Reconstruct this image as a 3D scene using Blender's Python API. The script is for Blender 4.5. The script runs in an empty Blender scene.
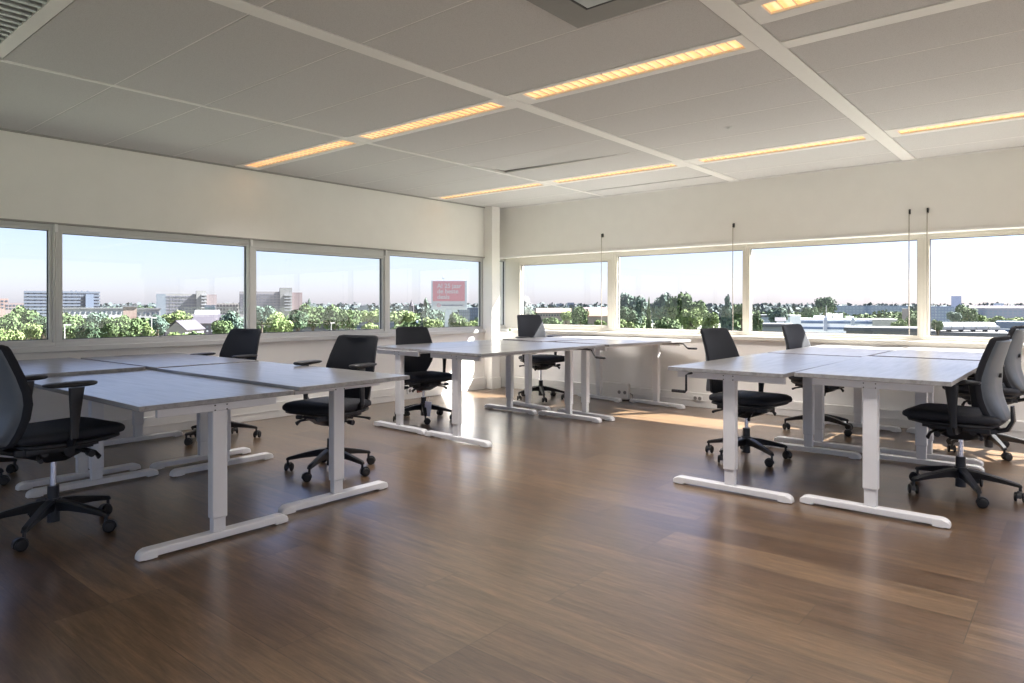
import bpy, bmesh, math, random
from mathutils import Vector, Matrix
random.seed(7)
R = math.radians
scene = bpy.context.scene
COL = scene.collection
# ------------------------------------------------------------------ camera
F, HY, EYE, AZ = 684.0, 305.4, 1.186, R(40.0)
ca, sa = math.cos(AZ), math.sin(AZ)
cam = bpy.data.cameras.new('camera'); camo = bpy.data.objects.new('camera', cam); COL.objects.link(camo)
cam.sensor_width = 36; cam.lens = F / 1024 * 36; cam.shift_y = -(341.5 - HY) / 1024
cam.clip_end = 16000; cam.clip_start = .05
camo.location = (0, 0, EYE); camo.rotation_euler = (R(90), 0, AZ - R(90))
scene.camera = camo
scene.view_settings.view_transform = 'Standard'; scene.view_settings.look = 'None'
scene.view_settings.gamma = 1; scene.view_settings.use_curve_mapping = False
scene.view_settings.exposure = 0.12

XB, YA, CEIL = 7.54, 6.594, 2.591      # inner faces of the right and left window walls, ceiling height
XMIN, YMIN = -4.2, -5.6

# ------------------------------------------------------------------ materials
def new_mat(name):
    m = bpy.data.materials.new(name); m.use_nodes = True
    nt = m.node_tree; b = nt.nodes['Principled BSDF']
    return m, nt, b
def N(nt, typ, **kw):
    n = nt.nodes.new(typ)
    for k, v in kw.items():
        if k in n.inputs.keys(): n.inputs[k].default_value = v
        else: setattr(n, k, v)
    return n
def plain(name, col, rough=.5, metal=0, spec=.5, var=.06, scale=30, bump=0, bscale=400, coat=0):
    m, nt, b = new_mat(name)
    b.inputs['Roughness'].default_value = rough; b.inputs['Metallic'].default_value = metal
    b.inputs['Specular IOR Level'].default_value = spec
    tc = N(nt, 'ShaderNodeTexCoord'); no = N(nt, 'ShaderNodeTexNoise', Scale=scale, Detail=3)
    nt.links.new(tc.outputs['Object'], no.inputs['Vector'])
    mx = N(nt, 'ShaderNodeMix', data_type='RGBA')
    mx.inputs[6].default_value = [c * (1 - var) for c in col] + [1]; mx.inputs[7].default_value = [min(1, c * (1 + var)) for c in col] + [1]
    nt.links.new(no.outputs['Fac'], mx.inputs[0]); nt.links.new(mx.outputs[2], b.inputs['Base Color'])
    if bump:
        n2 = N(nt, 'ShaderNodeTexNoise', Scale=bscale, Detail=2); nt.links.new(tc.outputs['Object'], n2.inputs['Vector'])
        bp = N(nt, 'ShaderNodeBump', Strength=bump, Distance=.002); nt.links.new(n2.outputs['Fac'], bp.inputs['Height'])
        nt.links.new(bp.outputs['Normal'], b.inputs['Normal'])
    if coat: b.inputs['Coat Weight'].default_value = coat
    return m
def ramp(nt, pts):
    r = N(nt, 'ShaderNodeValToRGB'); e = r.color_ramp.elements
    while len(e) < len(pts): e.new(.5)
    for i, (p, c) in enumerate(pts): e[i].position = p; e[i].color = list(c) + [1]
    return r
def wood_floor():
    m, nt, b = new_mat('oak_plank_floor')
    tc = N(nt, 'ShaderNodeTexCoord'); mp = N(nt, 'ShaderNodeMapping'); mp.inputs['Rotation'].default_value = (0, 0, R(90)); mp.inputs['Location'].default_value = (.33, .07, 0)
    nt.links.new(tc.outputs['Object'], mp.inputs['Vector'])
    br = N(nt, 'ShaderNodeTexBrick', Scale=1); br.offset = .37; br.offset_frequency = 3
    br.inputs['Color1'].default_value = (0, 0, 0, 1); br.inputs['Color2'].default_value = (1, 1, 1, 1); br.inputs['Mortar'].default_value = (.25, .25, .25, 1)
    br.inputs['Mortar Size'].default_value = .0016; br.inputs['Mortar Smooth'].default_value = .3; br.inputs['Brick Width'].default_value = 1.32; br.inputs['Row Height'].default_value = .225
    nt.links.new(mp.outputs['Vector'], br.inputs['Vector'])
    # offset the grain per plank
    sc = N(nt, 'ShaderNodeVectorMath', operation='MULTIPLY'); sc.inputs[1].default_value = (1.3, 16, 1)
    nt.links.new(mp.outputs['Vector'], sc.inputs[0])
    ad = N(nt, 'ShaderNodeVectorMath', operation='ADD'); nt.links.new(sc.outputs[0], ad.inputs[0])
    ml = N(nt, 'ShaderNodeVectorMath', operation='MULTIPLY'); ml.inputs[1].default_value = (37, 19, 5); nt.links.new(br.outputs['Color'], ml.inputs[0]); nt.links.new(ml.outputs[0], ad.inputs[1])
    g1 = N(nt, 'ShaderNodeTexNoise', Scale=1.6, Detail=9, Roughness=.62, Distortion=.8); nt.links.new(ad.outputs[0], g1.inputs['Vector'])
    g2 = N(nt, 'ShaderNodeTexNoise', Scale=9, Detail=6, Roughness=.7); nt.links.new(ad.outputs[0], g2.inputs['Vector'])
    base = ramp(nt, [(0, (.098, .060, .035)), (.3, (.128, .080, .046)), (.65, (.146, .093, .052)), (1, (.168, .108, .060))])
    nt.links.new(br.outputs['Color'], base.inputs[0])
    gr = ramp(nt, [(.3, (.55, .52, .48)), (.5, (1, .98, .95)), (.72, (1.5, 1.46, 1.4))]); nt.links.new(g1.outputs['Fac'], gr.inputs[0])
    gr2 = ramp(nt, [(.32, (.62, .60, .58)), (.6, (1.12, 1.12, 1.12))]); nt.links.new(g2.outputs['Fac'], gr2.inputs[0])
    m1 = N(nt, 'ShaderNodeMix', data_type='RGBA', blend_type='MULTIPLY'); m1.inputs[0].default_value = 1
    nt.links.new(base.outputs[0], m1.inputs[6]); nt.links.new(gr.outputs[0], m1.inputs[7])
    m2 = N(nt, 'ShaderNodeMix', data_type='RGBA', blend_type='MULTIPLY'); m2.inputs[0].default_value = .8
    nt.links.new(m1.outputs[2], m2.inputs[6]); nt.links.new(gr2.outputs[0], m2.inputs[7])
    m3 = N(nt, 'ShaderNodeMix', data_type='RGBA'); m3.inputs[7].default_value = (.05, .032, .02, 1)
    nt.links.new(br.outputs['Fac'], m3.inputs[0]); nt.links.new(m2.outputs[2], m3.inputs[6])
    nt.links.new(m3.outputs[2], b.inputs['Base Color'])
    rr = N(nt, 'ShaderNodeMapRange'); rr.inputs[3].default_value = .24; rr.inputs[4].default_value = .38; nt.links.new(g1.outputs['Fac'], rr.inputs[0]); nt.links.new(rr.outputs[0], b.inputs['Roughness'])
    bp = N(nt, 'ShaderNodeBump', Strength=.25, Distance=.003); nt.links.new(g2.outputs['Fac'], bp.inputs['Height']); nt.links.new(bp.outputs['Normal'], b.inputs['Normal'])
    b.inputs['Specular IOR Level'].default_value = .6; b.inputs['Coat Weight'].default_value = .8; b.inputs['Coat Roughness'].default_value = .22
    return m
def laminate():
    m, nt, b = new_mat('grey_oak_laminate')
    tc = N(nt, 'ShaderNodeTexCoord'); sc = N(nt, 'ShaderNodeMapping'); sc.inputs['Scale'].default_value = (1.2, 14, 14)
    nt.links.new(tc.outputs['Object'], sc.inputs['Vector'])
    g = N(nt, 'ShaderNodeTexNoise', Scale=2.2, Detail=8, Roughness=.6, Distortion=.5); nt.links.new(sc.outputs[0], g.inputs['Vector'])
    r = ramp(nt, [(.3, (.19, .183, .175)), (.5, (.27, .264, .257)), (.72, (.34, .336, .332))]); nt.links.new(g.outputs['Fac'], r.inputs[0])
    nt.links.new(r.outputs[0], b.inputs['Base Color']); b.inputs['Roughness'].default_value = .30; b.inputs['Coat Weight'].default_value = .35; b.inputs['Coat Roughness'].default_value = .2
    bp = N(nt, 'ShaderNodeBump', Strength=.12, Distance=.002); nt.links.new(g.outputs['Fac'], bp.inputs['Height']); nt.links.new(bp.outputs['Normal'], b.inputs['Normal'])
    return m
def ceiling_tile():
    m, nt, b = new_mat('mineral_ceiling_tile')
    tc = N(nt, 'ShaderNodeTexCoord'); v = N(nt, 'ShaderNodeTexNoise', Scale=260, Detail=2); nt.links.new(tc.outputs['Object'], v.inputs['Vector'])
    r = ramp(nt, [(.36, (.55, .545, .55)), (.5, (.64, .635, .64))]); nt.links.new(v.outputs['Fac'], r.inputs[0]); nt.links.new(r.outputs[0], b.inputs['Base Color'])
    b.inputs['Roughness'].default_value = .95
    return m
def glass_mat():
    m, nt, b = new_mat('window_glass')
    nt.nodes.remove(b); out = nt.nodes['Material Output']
    tr = N(nt, 'ShaderNodeBsdfTransparent'); tr.inputs[0].default_value = (.93, .95, .955, 1)
    gl = N(nt, 'ShaderNodeBsdfGlossy'); gl.inputs['Roughness'].default_value = 0.0
    lw_ = N(nt, 'ShaderNodeLayerWeight', Blend=.5); pw = N(nt, 'ShaderNodeMath', operation='POWER'); pw.inputs[1].default_value = 4.5
    fr = N(nt, 'ShaderNodeMapRange'); fr.inputs[3].default_value = .07; fr.inputs[4].default_value = .95
    nt.links.new(lw_.outputs['Facing'], pw.inputs[0]); nt.links.new(pw.outputs[0], fr.inputs[0]); mx = N(nt, 'ShaderNodeMixShader')
    nt.links.new(fr.outputs[0], mx.inputs[0]); nt.links.new(tr.outputs[0], mx.inputs[1]); nt.links.new(gl.outputs[0], mx.inputs[2]); nt.links.new(mx.outputs[0], out.inputs[0])
    return m
def emis(name, col, s, lv=False):
    m, nt, b = new_mat(name)
    b.inputs['Base Color'].default_value = list(col) + [1]; b.inputs['Emission Color'].default_value = list(col) + [1]; b.inputs['Emission Strength'].default_value = s
    return m
def lamp_mat():
    m, nt, b = new_mat('warm_glowing_diffuser')
    tc = N(nt, 'ShaderNodeTexCoord'); wv = N(nt, 'ShaderNodeTexWave', bands_direction='Y', Scale=5.2, Distortion=1.5); nt.links.new(tc.outputs['Object'], wv.inputs['Vector'])
    r = ramp(nt, [(.1, (.95, .47, .17)), (.7, (1, .63, .32))]); nt.links.new(wv.outputs['Fac'], r.inputs[0]); nt.links.new(r.outputs[0], b.inputs['Emission Color'])
    b.inputs['Base Color'].default_value = (.9, .6, .3, 1); b.inputs['Emission Strength'].default_value = 1.15
    return m
def foliage(name, c1, c2):
    m, nt, b = new_mat(name)
    tc = N(nt, 'ShaderNodeTexCoord'); no = N(nt, 'ShaderNodeTexNoise', Scale=.55, Detail=5, Roughness=.7); nt.links.new(tc.outputs['Object'], no.inputs['Vector'])
    k = .72; g1 = sum(c1) / 3; g2 = sum(c2) / 3
    r = ramp(nt, [(.35, [(c * .85 + g1 * .15) * k for c in c1]), (.65, [(c * .85 + g2 * .15) * k for c in c2])]); nt.links.new(no.outputs['Fac'], r.inputs[0]); nt.links.new(r.outputs[0], b.inputs['Base Color'])  # leaf colours greyed a little to suggest haze
    b.inputs['Roughness'].default_value = .8; b.inputs['Specular IOR Level'].default_value = .2
    return m
M = {
 'floor': wood_floor(), 'lam': laminate(), 'tile': ceiling_tile(), 'glass': glass_mat(),
 'wall': plain('cream_vinyl_wall', (.85, .832, .80), .75, var=.03, scale=6, bump=.35, bscale=90),
 'band': plain('white_ceiling_band', (.86, .85, .84), .5, var=.02),
 'dark_gap': plain('ceiling_shadow_gap', (.10, .095, .09), .9),
 'grid': plain('ceiling_grid_edge', (.36, .35, .33), .8),
 'frame': plain('grey_white_window_frame', (.60, .60, .59), .4, var=.03),
 'frame_c': plain('cream_window_frame', (.66, .63, .56), .42, var=.03),
 'gasket': plain('black_window_gasket', (.03, .03, .035), .6),
 'trunk': plain('cream_cable_trunking', (.78, .765, .73), .45, var=.03),
 'wmetal': plain('white_powder_coat', (.74, .74, .75), .35, var=.02),
 'wplast': plain('white_plastic', (.76, .76, .76), .4, var=.02),
 'fabric': plain('black_woven_fabric', (.014, .016, .022), .85, var=.3, scale=300, bump=.5, bscale=900),
 'seatfab': plain('black_seat_fabric', (.010, .012, .019), .7, var=.3, scale=300, bump=.4, bscale=900),
 'plastic': plain('black_plastic', (.012, .013, .016), .42, var=.1),
 'basep': plain('black_nylon_base', (.012, .013, .016), .36, var=.1),
 'shell': plain('grey_plastic_back_shell', (.11, .13, .155), .38, var=.08),
 'rubber': plain('black_rubber', (.01, .01, .011), .55),
 'chrome': plain('polished_steel', (.72, .73, .75), .16, 1, var=.02),
 'alu': plain('brushed_aluminium', (.55, .55, .56), .3, 1, var=.05),
 'dkmetal': plain('dark_metal', (.03, .03, .032), .35, .3),
 'lamp': lamp_mat(), 'lampw': plain('lamp_reflector', (.8, .72, .6), .3),
 'tag': plain('printed_paper_tag', (.62, .64, .82), .6, var=.2, scale=60),
 'cord': plain('grey_beige_cord', (.42, .38, .33), .7), 'grey_metal': plain('grey_air_unit', (.22, .21, .20), .5), 'grille': plain('aluminium_grille', (.42, .45, .46), .4, .3),
 'red': plain('billboard_hazed_red', (.46, .19, .22), .5, var=.03), 'white': plain('billboard_white', (.42, .43, .45), .5, var=.02),  # poster red is paled in colour to suggest haze
 'bgrey': plain('galvanised_steel', (.42, .46, .5), .5, .3),
 'navy': plain('navy_lettering', (.08, .1, .16), .5),
}
TREE = {

 'mid': foliage('leaves_mid_green', (.045, .085, .030), (.14, .21, .075)),
 'light': foliage('leaves_light_green', (.10, .17, .045), (.27, .34, .12)),
 'dark': foliage('leaves_dark_green', (.03, .065, .035), (.085, .145, .07)),
 'teal': foliage('leaves_blue_green', (.06, .11, .09), (.15, .22, .17)),
 'far': foliage('leaves_haze_blue_green', (.065, .095, .105), (.085, .115, .12)),  # skyline haze mixed into this leaf colour
}
BARK = plain('tree_bark', (.10, .08, .06), .9, var=.3)

# ------------------------------------------------------------------ mesh helpers
def mat_slot(me, m):
    for x in (m if isinstance(m, (list, tuple)) else [m]): me.materials.append(x)
def mesh_from(bm, name, m, smooth=False, angle=None):
    me = bpy.data.meshes.new(name); bmesh.ops.recalc_face_normals(bm, faces=bm.faces); bm.to_mesh(me); bm.free(); mat_slot(me, m)
    if smooth:
        for p in me.polygons: p.use_smooth = True
        if angle:
            me.set_sharp_from_angle(angle=R(angle))
    return me
def link(name, me, parent=None, loc=(0, 0, 0), rot=(0, 0, 0), scale=None):
    o = bpy.data.objects.new(name, me); COL.objects.link(o); o.location = loc; o.rotation_euler = rot
    if scale: o.scale = scale
    if parent: o.parent = parent
    return o
def thing(name, label, cat, loc=(0, 0, 0), rz=0, group=None):
    o = bpy.data.objects.new(name, None); COL.objects.link(o); o.location = loc; o.rotation_euler = (0, 0, rz)
    o.empty_display_size = .1
    return tag(o, label, cat, group)
def tag(o, label, cat, group=None, kind=None):
    o['label'] = label; o['category'] = cat
    if group: o['group'] = group
    if kind: o['kind'] = kind
    return o
def struct(o, label=None):
    o['kind'] = 'structure'
    if label: o['label'] = label
    return o
def box(bm, x0, x1, y0, y1, z0, z1, bev=0, seg=2, mi=0, mtx=None):
    vs = [bm.verts.new((x, y, z)) for z in (z0, z1) for y in (y0, y1) for x in (x0, x1)]
    fs = [bm.faces.new([vs[i] for i in f]) for f in ((0, 2, 3, 1), (4, 5, 7, 6), (0, 1, 5, 4), (2, 6, 7, 3), (0, 4, 6, 2), (1, 3, 7, 5))]
    for f in fs: f.material_index = mi
    geo = vs
    if bev:
        es = list({e for f in fs for e in f.edges})
        r = bmesh.ops.bevel(bm, geom=es, offset=bev, segments=seg, profile=.5, affect='EDGES', clamp_overlap=True)
        geo = list({v for f in r['faces'] for v in f.verts} | {v for v in vs if v.is_valid})
        for f in {f for v in geo for f in v.link_faces}: f.material_index = mi
    if mtx: bmesh.ops.transform(bm, matrix=mtx, verts=geo)
    return geo
def ring(c, ax, up, rx, ry, n=16, p=2.0):
    ax = Vector(ax).normalized(); s = Vector(up).cross(ax).normalized(); u = ax.cross(s).normalized(); out = []
    for i in range(n):
        t = 2 * math.pi * i / n; a, b = math.cos(t), math.sin(t)
        out.append(Vector(c) + s * (rx * math.copysign(abs(a) ** (2 / p), a)) + u * (ry * math.copysign(abs(b) ** (2 / p), b)))
    return out
def loft(bm, rings, cap=True, mi=0):
    L = [[bm.verts.new(p) for p in r] for r in rings]; n = len(L[0])
    for a, b in zip(L, L[1:]):
        for i in range(n):
            f = bm.faces.new((a[i], a[(i + 1) % n], b[(i + 1) % n], b[i])); f.material_index = mi
    if cap:
        f = bm.faces.new(list(reversed(L[0]))); f.material_index = mi
        f = bm.faces.new(L[-1]); f.material_index = mi
    return L
def tube(bm, pts, rad, n=12, up=(0, 0, 1), p=2.0, mi=0):
    pts = [Vector(q) for q in pts]; rs = []
    for i, q in enumerate(pts):
        t = (pts[min(i + 1, len(pts) - 1)] - pts[max(i - 1, 0)]).normalized()
        u = Vector(up) if abs(t.dot(Vector(up))) < .95 else Vector((1, 0, 0))
        r = rad[i] if isinstance(rad, (list, tuple)) else rad
        rx, ry = r if isinstance(r, (list, tuple)) else (r, r)
        rs.append(ring(q, t, u, rx, ry, n, p))
    loft(bm, rs, mi=mi)
def cyl(bm, c0, c1, r, n=20, r2=None, mi=0):
    c0, c1 = Vector(c0), Vector(c1); ax = (c1 - c0).normalized(); up = (0, 0, 1) if abs(ax.z) < .9 else (1, 0, 0)
    loft(bm, [ring(c0, ax, up, r, r, n), ring(c1, ax, up, r2 or r, r2 or r, n)], mi=mi)
def B(): return bmesh.new()
CACHE = {}
def cached(key, fn):
    if key not in CACHE: CACHE[key] = fn()
    return CACHE[key]

# ------------------------------------------------------------------ room shell
def quadbox(name, x0, x1, y0, y1, z0, z1, m, bev=0, parent=None):
    bm = B(); box(bm, x0, x1, y0, y1, z0, z1, bev); return link(name, mesh_from(bm, name, m), parent)
XO, YO = XB + .34, YA + .30          # outer faces
struct(quadbox('floor', XMIN - .2, XO, YMIN - .2, YO, -.25, 0, M['floor']), 'brown oak plank floor running through the office')
ZS, ZH = .80, 1.885                  # window band: underside of sill, underside of head
struct(quadbox('trim_25', XMIN - .2, XO, YMIN - .2, YO, CEIL + .16, CEIL + .36, M['wall']), 'concrete slab above the suspended ceiling')
# left window wall (plane y = YA): panels above and below the window band
struct(quadbox('wall_left', XMIN - .2, XB + .22, YA, YA + .2, 0, ZS, M['wall']), 'cream wall below the left row of windows')
struct(quadbox('wall_left_upper', XMIN - .2, XB + .22, YA, YA + .2, ZH - .01, CEIL + .16, M['wall']), 'cream wall above the left row of windows')
struct(quadbox('wall_right', XB, XB + .22, YMIN - .2, YA, 0, ZS, M['wall']), 'cream wall below the right row of windows')
struct(quadbox('wall_right_upper', XB, XB + .22, YMIN - .2, YA, ZH + .015, CEIL + .16, M['wall']), 'cream bulkhead above the right row of windows')
for nm_, ax in (('wall_back', 'B'), ('wall_side', 'S')):
    for suffix, z0, z1 in (('', 0, .55), ('_upper', 2.35, CEIL + .16)):
        if ax == 'B': struct(quadbox(nm_ + suffix, XMIN - .2, XO, YMIN - .2, YMIN, z0, z1, M['wall']))
        else: struct(quadbox(nm_ + suffix, XMIN - .2, XMIN, YMIN, YO, z0, z1, M['wall']))
    span = (XMIN - .2, XO) if ax == 'B' else (YMIN, YO); n = 5; wd = (span[1] - span[0]) / n
    for i in range(n):
        bm = B(); gm = B(); p0, p1 = span[0] + i * wd, span[0] + (i + 1) * wd
        for (u0, u1, w0, w1) in ((p0, p1, .55, .63), (p0, p1, 2.27, 2.35), (p0, p0 + .07, .63, 2.27), (p1 - .07, p1, .63, 2.27)):
            if ax == 'B': box(bm, u0, u1, YMIN - .12, YMIN - .04, w0, w1, .004)
            else: box(bm, XMIN - .12, XMIN - .04, u0, u1, w0, w1, .004)
        if ax == 'B': vs = [(p0 + .07, YMIN - .08, .63), (p1 - .07, YMIN - .08, .63), (p1 - .07, YMIN - .08, 2.27), (p0 + .07, YMIN - .08, 2.27)]
        else: vs = [(XMIN - .08, p0 + .07, .63), (XMIN - .08, p1 - .07, .63), (XMIN - .08, p1 - .07, 2.27), (XMIN - .08, p0 + .07, 2.27)]
        o = struct(link('window_%d' % ((20 if ax == 'B' else 30) + i), mesh_from(bm, 'window_frame', M['frame'])))  # unseen glazing, added to let more daylight into the room
        gm.faces.new([gm.verts.new(v) for v in vs]); link('pane', mesh_from(gm, 'pane', M['glass']), o)
# structural column standing in the corner
struct(quadbox('trim_1', 7.235, 7.402, 6.44, YA + .02, 0, CEIL, M['wall'], .004), 'cream column boxed out in the far corner')
struct(quadbox('baseboard_column', 7.223, 7.414, 6.428, 6.47, 0, .16, M['trunk'], .004))
# outer corner post behind the column
struct(quadbox('trim_2', 7.742, XB + .22, 6.30, YA + .2, .84, ZH + .02, M['frame_c'], .004), 'pale window corner post')
# skirting cable trunking
bm = B(); box(bm, XMIN, 7.223, YA - .045, YA, 0, .165, .005); box(bm, XMIN, 7.223, YA - .05, YA - .04, .075, .085); struct(link('baseboard_left', mesh_from(bm, 'baseboard_left', M['trunk'])), 'cream cable trunking along the left wall')
bm = B(); box(bm, XB - .045, XB, YMIN, 6.4, 0, .165, .005); box(bm, XB - .05, XB - .04, YMIN, 6.4, .075, .085); struct(link('baseboard_right', mesh_from(bm, 'baseboard_right', M['trunk'])), 'cream cable trunking along the right wall')
# sill boards and head strips
struct(quadbox('trim_3', XMIN, 7.74, YA - .035, YA + .10, ZS - .002, .845, M['frame'], .005), 'pale sill board under the left windows')
struct(quadbox('trim_4', XB - .04, XB + .2, YMIN, 6.32, ZS - .002, .842, M['frame_c'], .005), 'cream sill board under the right windows')
struct(quadbox('trim_5', XB - .012, XB + .2, YMIN, YA, ZH - .005, ZH + .016, M['band'], .003), 'white strip under the right bulkhead')
struct(quadbox('trim_6', XMIN, 7.235, YA - .018, YA + .06, ZH - .022, ZH - .008, M['grid'], .002), 'grey strip standing in for the shadow line above the left windows')  # grey strip drawn in place of the slim shadow under the head
# light vertical brackets at the left mullions
def window(idx, axis, a0, a1, g, depth, mt, label):
    """a0..a1: extent of the unit along the wall; g: glass rectangle (a0, a1, z0, z1); axis 'Y' = left wall, 'X' = right wall"""
    z0, z1 = .842, ZH - .006 if axis == 'X' else ZH - .022
    d0 = (YA if axis == 'Y' else XB) + depth; d1 = d0 + .07
    def bx(bm, p0, p1, q0, q1, r0, r1, bev=0):
        if axis == 'Y': box(bm, p0, p1, q0, q1, r0, r1, bev)
        else: box(bm, q0, q1, p0, p1, r0, r1, bev)
    bm = B(); s = .022
    # outer frame
    bx(bm, a0, a1, d0, d1, z0, g[2] - s, .004); bx(bm, a0, a1, d0, d1, g[3] + s, z1, .004)
    bx(bm, a0, g[0] - s, d0, d1, g[2] - s, g[3] + s, .004); bx(bm, g[1] + s, a1, d0, d1, g[2] - s, g[3] + s, .004)
    # glazing bead, set back
    e = .012
    for (u0, u1, w0, w1) in ((g[0] - s, g[1] + s, g[2] - s, g[2]), (g[0] - s, g[1] + s, g[3], g[3] + s), (g[0] - s, g[0], g[2], g[3]), (g[1], g[1] + s, g[2], g[3])):
        bx(bm, u0, u1, d0 + e, d1 + .01, w0, w1, .002)
    o = struct(link('window_%d' % idx, mesh_from(bm, 'window_frame', mt)), label)
    bm = B()
    k = .006
    for (u0, u1, w0, w1) in ((g[0], g[1], g[2], g[2] + k), (g[0], g[1], g[3] - k, g[3]), (g[0], g[0] + k, g[2], g[3]), (g[1] - k, g[1], g[2], g[3])):
        bx(bm, u0, u1, d0 + .035, d0 + .055, w0, w1)
    link('gasket', mesh_from(bm, 'gasket', M['gasket']), o)
    bm = B()
    q = d0 + .045
    if axis == 'Y': vs = [(g[0], q, g[2]), (g[1], q, g[2]), (g[1], q, g[3]), (g[0], q, g[3])]
    else: vs = [(q, g[0], g[2]), (q, g[1], g[2]), (q, g[1], g[3]), (q, g[0], g[3])]
    bm.faces.new([bm.verts.new(v) for v in vs]); link('pane', mesh_from(bm, 'pane', M['glass']), o)
    return o
dY = .02; kY = (YA + dY) / YA; kG = (YA + .062) / YA
lw = [(1.871, -.05, .899, 1.815, .12), (1.981, 3.612, .897, 1.797, 1.93), (3.739, 5.37, .893, 1.762, 3.67), (5.520, 7.172, .886, 1.815, 5.445)]
unitsL = [(-3.42, -1.66, -3.36, -1.72, .899, 1.815), (-1.66, .10, -1.60, .04, .899, 1.8), (.10, 1.93, .16, 1.871, .899, 1.815), (1.93, 3.675, 1.981, 3.612, .897, 1.797), (3.675, 5.448, 3.739, 5.37, .893, 1.762), (5.448, 7.25, 5.520, 7.172, .886, 1.812)]
nm = ['', '', 'leftmost window, cut by the edge of the picture', 'window in front of the black and white apartment block', 'window with the pale ten-bay office slab at its left', 'window through which the red billboard is seen']
for i, (a0, a1, g0, g1, z0, z1) in enumerate(unitsL):
    window(i + 1, 'Y', a0, a1, (g0 * kY, g1 * kG if i < 5 else 7.220, z0, z1), dY, M['frame'], nm[i] or None)
    if i: # little bracket at each mullion head
        struct(quadbox('trim_%d' % (10 + i), a0 - .012, a0 + .012, YA - .012, YA + .03, ZH - .085, ZH - .01, M['wplast'], .003))
window(7, 'Y', 7.402, 7.76, (7.44, 7.738, .893, 1.84), dY, M['frame'], 'narrow sliver of window between column and corner post')
dX = .14; kX = (XB + dX) / XB
def zk(z): return EYE + (z - EYE) * kX
unitsR = [(6.30, 4.646 * kX, 6.141 * kX, 4.729 * kX, .925, 1.757), (4.646 * kX, 2.906 * kX, 4.559 * kX, 2.957 * kX, .897, 1.81), (2.906 * kX, 1.19 * kX, 2.855 * kX, 1.244 * kX, .895, 1.82), (1.19 * kX, -.54, 1.136 * kX, -.49, .895, 1.82), (-.54, -2.3, -.6, -2.24, .895, 1.82), (-2.3, -4.06, -2.36, -4.0, .895, 1.82)]
nm = ['window with the far terracotta roofs, right of the corner', 'window filled by the large round tree group', 'window in front of the long white low building', 'rightmost window, cut by the edge of the picture', '', '']
for i, (a0, a1, g0, g1, z0, z1) in enumerate(unitsR):
    window(8 + i, 'X', a1, a0, (g1, g0 * (XB + .187) / (XB + .14), zk(z0), zk(z1)), dX, M['frame_c'], nm[i] or None)
bm = B(); box(bm, XB, XO, YMIN, -4.06, ZS, ZH + .02); struct(link('wall_right_end', mesh_from(bm, 'w', M['wall'])))
bm = B(); box(bm, XMIN, -3.42, YA, YO, ZS, ZH); struct(link('wall_left_end', mesh_from(bm, 'w', M['wall'])))

# ------------------------------------------------------------------ ceiling
GAP = .006
xs_a = [-4.2, -3.62, -3.03, -2.44, -1.86, -1.27, -.68, -.1, .45, 1.116, 1.712, 2.293, 2.885, 3.485, 3.745, 4.35, 4.932, 5.533, 6.135, 6.43, 7.045, XB]
xs_b = [-4.2, -3.62, -3.03, -2.44, -1.86, -1.27, -.68, -.1, .5, 1.1, 1.7, 2.29, 2.56, 3.13, 3.42, 3.715, 3.83, 4.35, 4.93, 5.532, 6.13, 6.43, 7.08, XB]
bays = [(YMIN, -2.35, xs_b), (-2.25, -.55, xs_b), (-.45, 1.250, xs_b), (1.362, 2.985, xs_a), (3.088, 4.745, xs_a), (4.78, YA, xs_a)]
lights = []; tb = []
bm = B()
gapbm = B(); box(gapbm, XMIN, XB + .0, YMIN, YA, CEIL + .03, CEIL + .06)
o = struct(link('ceiling_void', mesh_from(gapbm, 'void', M['dark_gap'])))  # dark-coloured sheet stands in for the unlit void behind the gaps
for bi, (y0, y1, xs) in enumerate(bays):
    for x0, x1 in zip(xs, xs[1:]):
        cx = (x0 + x1) / 2; w = x1 - x0
        is_light = (abs(cx - 3.615) < .02 or abs(cx - 6.2825) < .02) if xs is xs_a else (abs(cx - 3.275) < .02 or abs(cx - 6.28) < .02 or abs(cx - .2) < .02 or abs(cx + 2.15) < .02)  # lamp rows out of view are added to brighten the room
        if is_light: lights.append((x0, x1, y0, y1, bi)); continue
        if bi in (3, 4) and abs(cx - .783) < .02: continue      # grille
        if xs is xs_b and abs(cx - 3.7725) < .02: continue       # cross band
        if bi == 4 and abs(cx - 5.2325) < .02:                    # tile sitting crooked in the grid, one corner pushed up
            vs = box(bm, x0 + GAP, x1 - .004, y0 + GAP, y1 - GAP, CEIL, CEIL + .008)
            for v in vs:
                if v.co.x > cx and v.co.y > (y0 + y1) / 2: v.co.z += .028
            tb.append((x0, y0, y1)); continue
        if bi == 4 and x1 == XB: box(bm, x0 + .03, x1 - GAP, y0 + GAP, y1 - GAP, CEIL, CEIL + .02); continue
        tb.append((x0, y0, y1))
        box(bm, x0 + GAP, x1 - GAP, y0 + GAP, y1 - GAP, CEIL, CEIL + .02)
struct(link('ceiling', mesh_from(bm, 'ceiling_tiles', M['tile'])), 'suspended ceiling of long pale grey tiles')
bm = B()
for x0, y0, y1 in tb:
    if x0 > XMIN + .1: box(bm, x0 - .006, x0 + .0005, y0, y1, CEIL - .001, CEIL + .004)
struct(link('trim_29', mesh_from(bm, 'grid_profiles', M['band'])), 'thin pale grid profiles between the ceiling tiles')
ti = 30
for (y0, y1) in ((-2.35, -2.25), (-.55, -.45), (1.250, 1.362), (2.985, 3.088), (4.745, 4.78)):
    struct(quadbox('trim_%d' % ti, XMIN, XB, y0, y1, CEIL - .004, CEIL + .022, M['band'], .001)); ti += 1
struct(quadbox('trim_%d' % ti, 3.722, 3.823, YMIN, 1.250, CEIL - .002, CEIL + .022, M['band'], .001)); ti += 1
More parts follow.
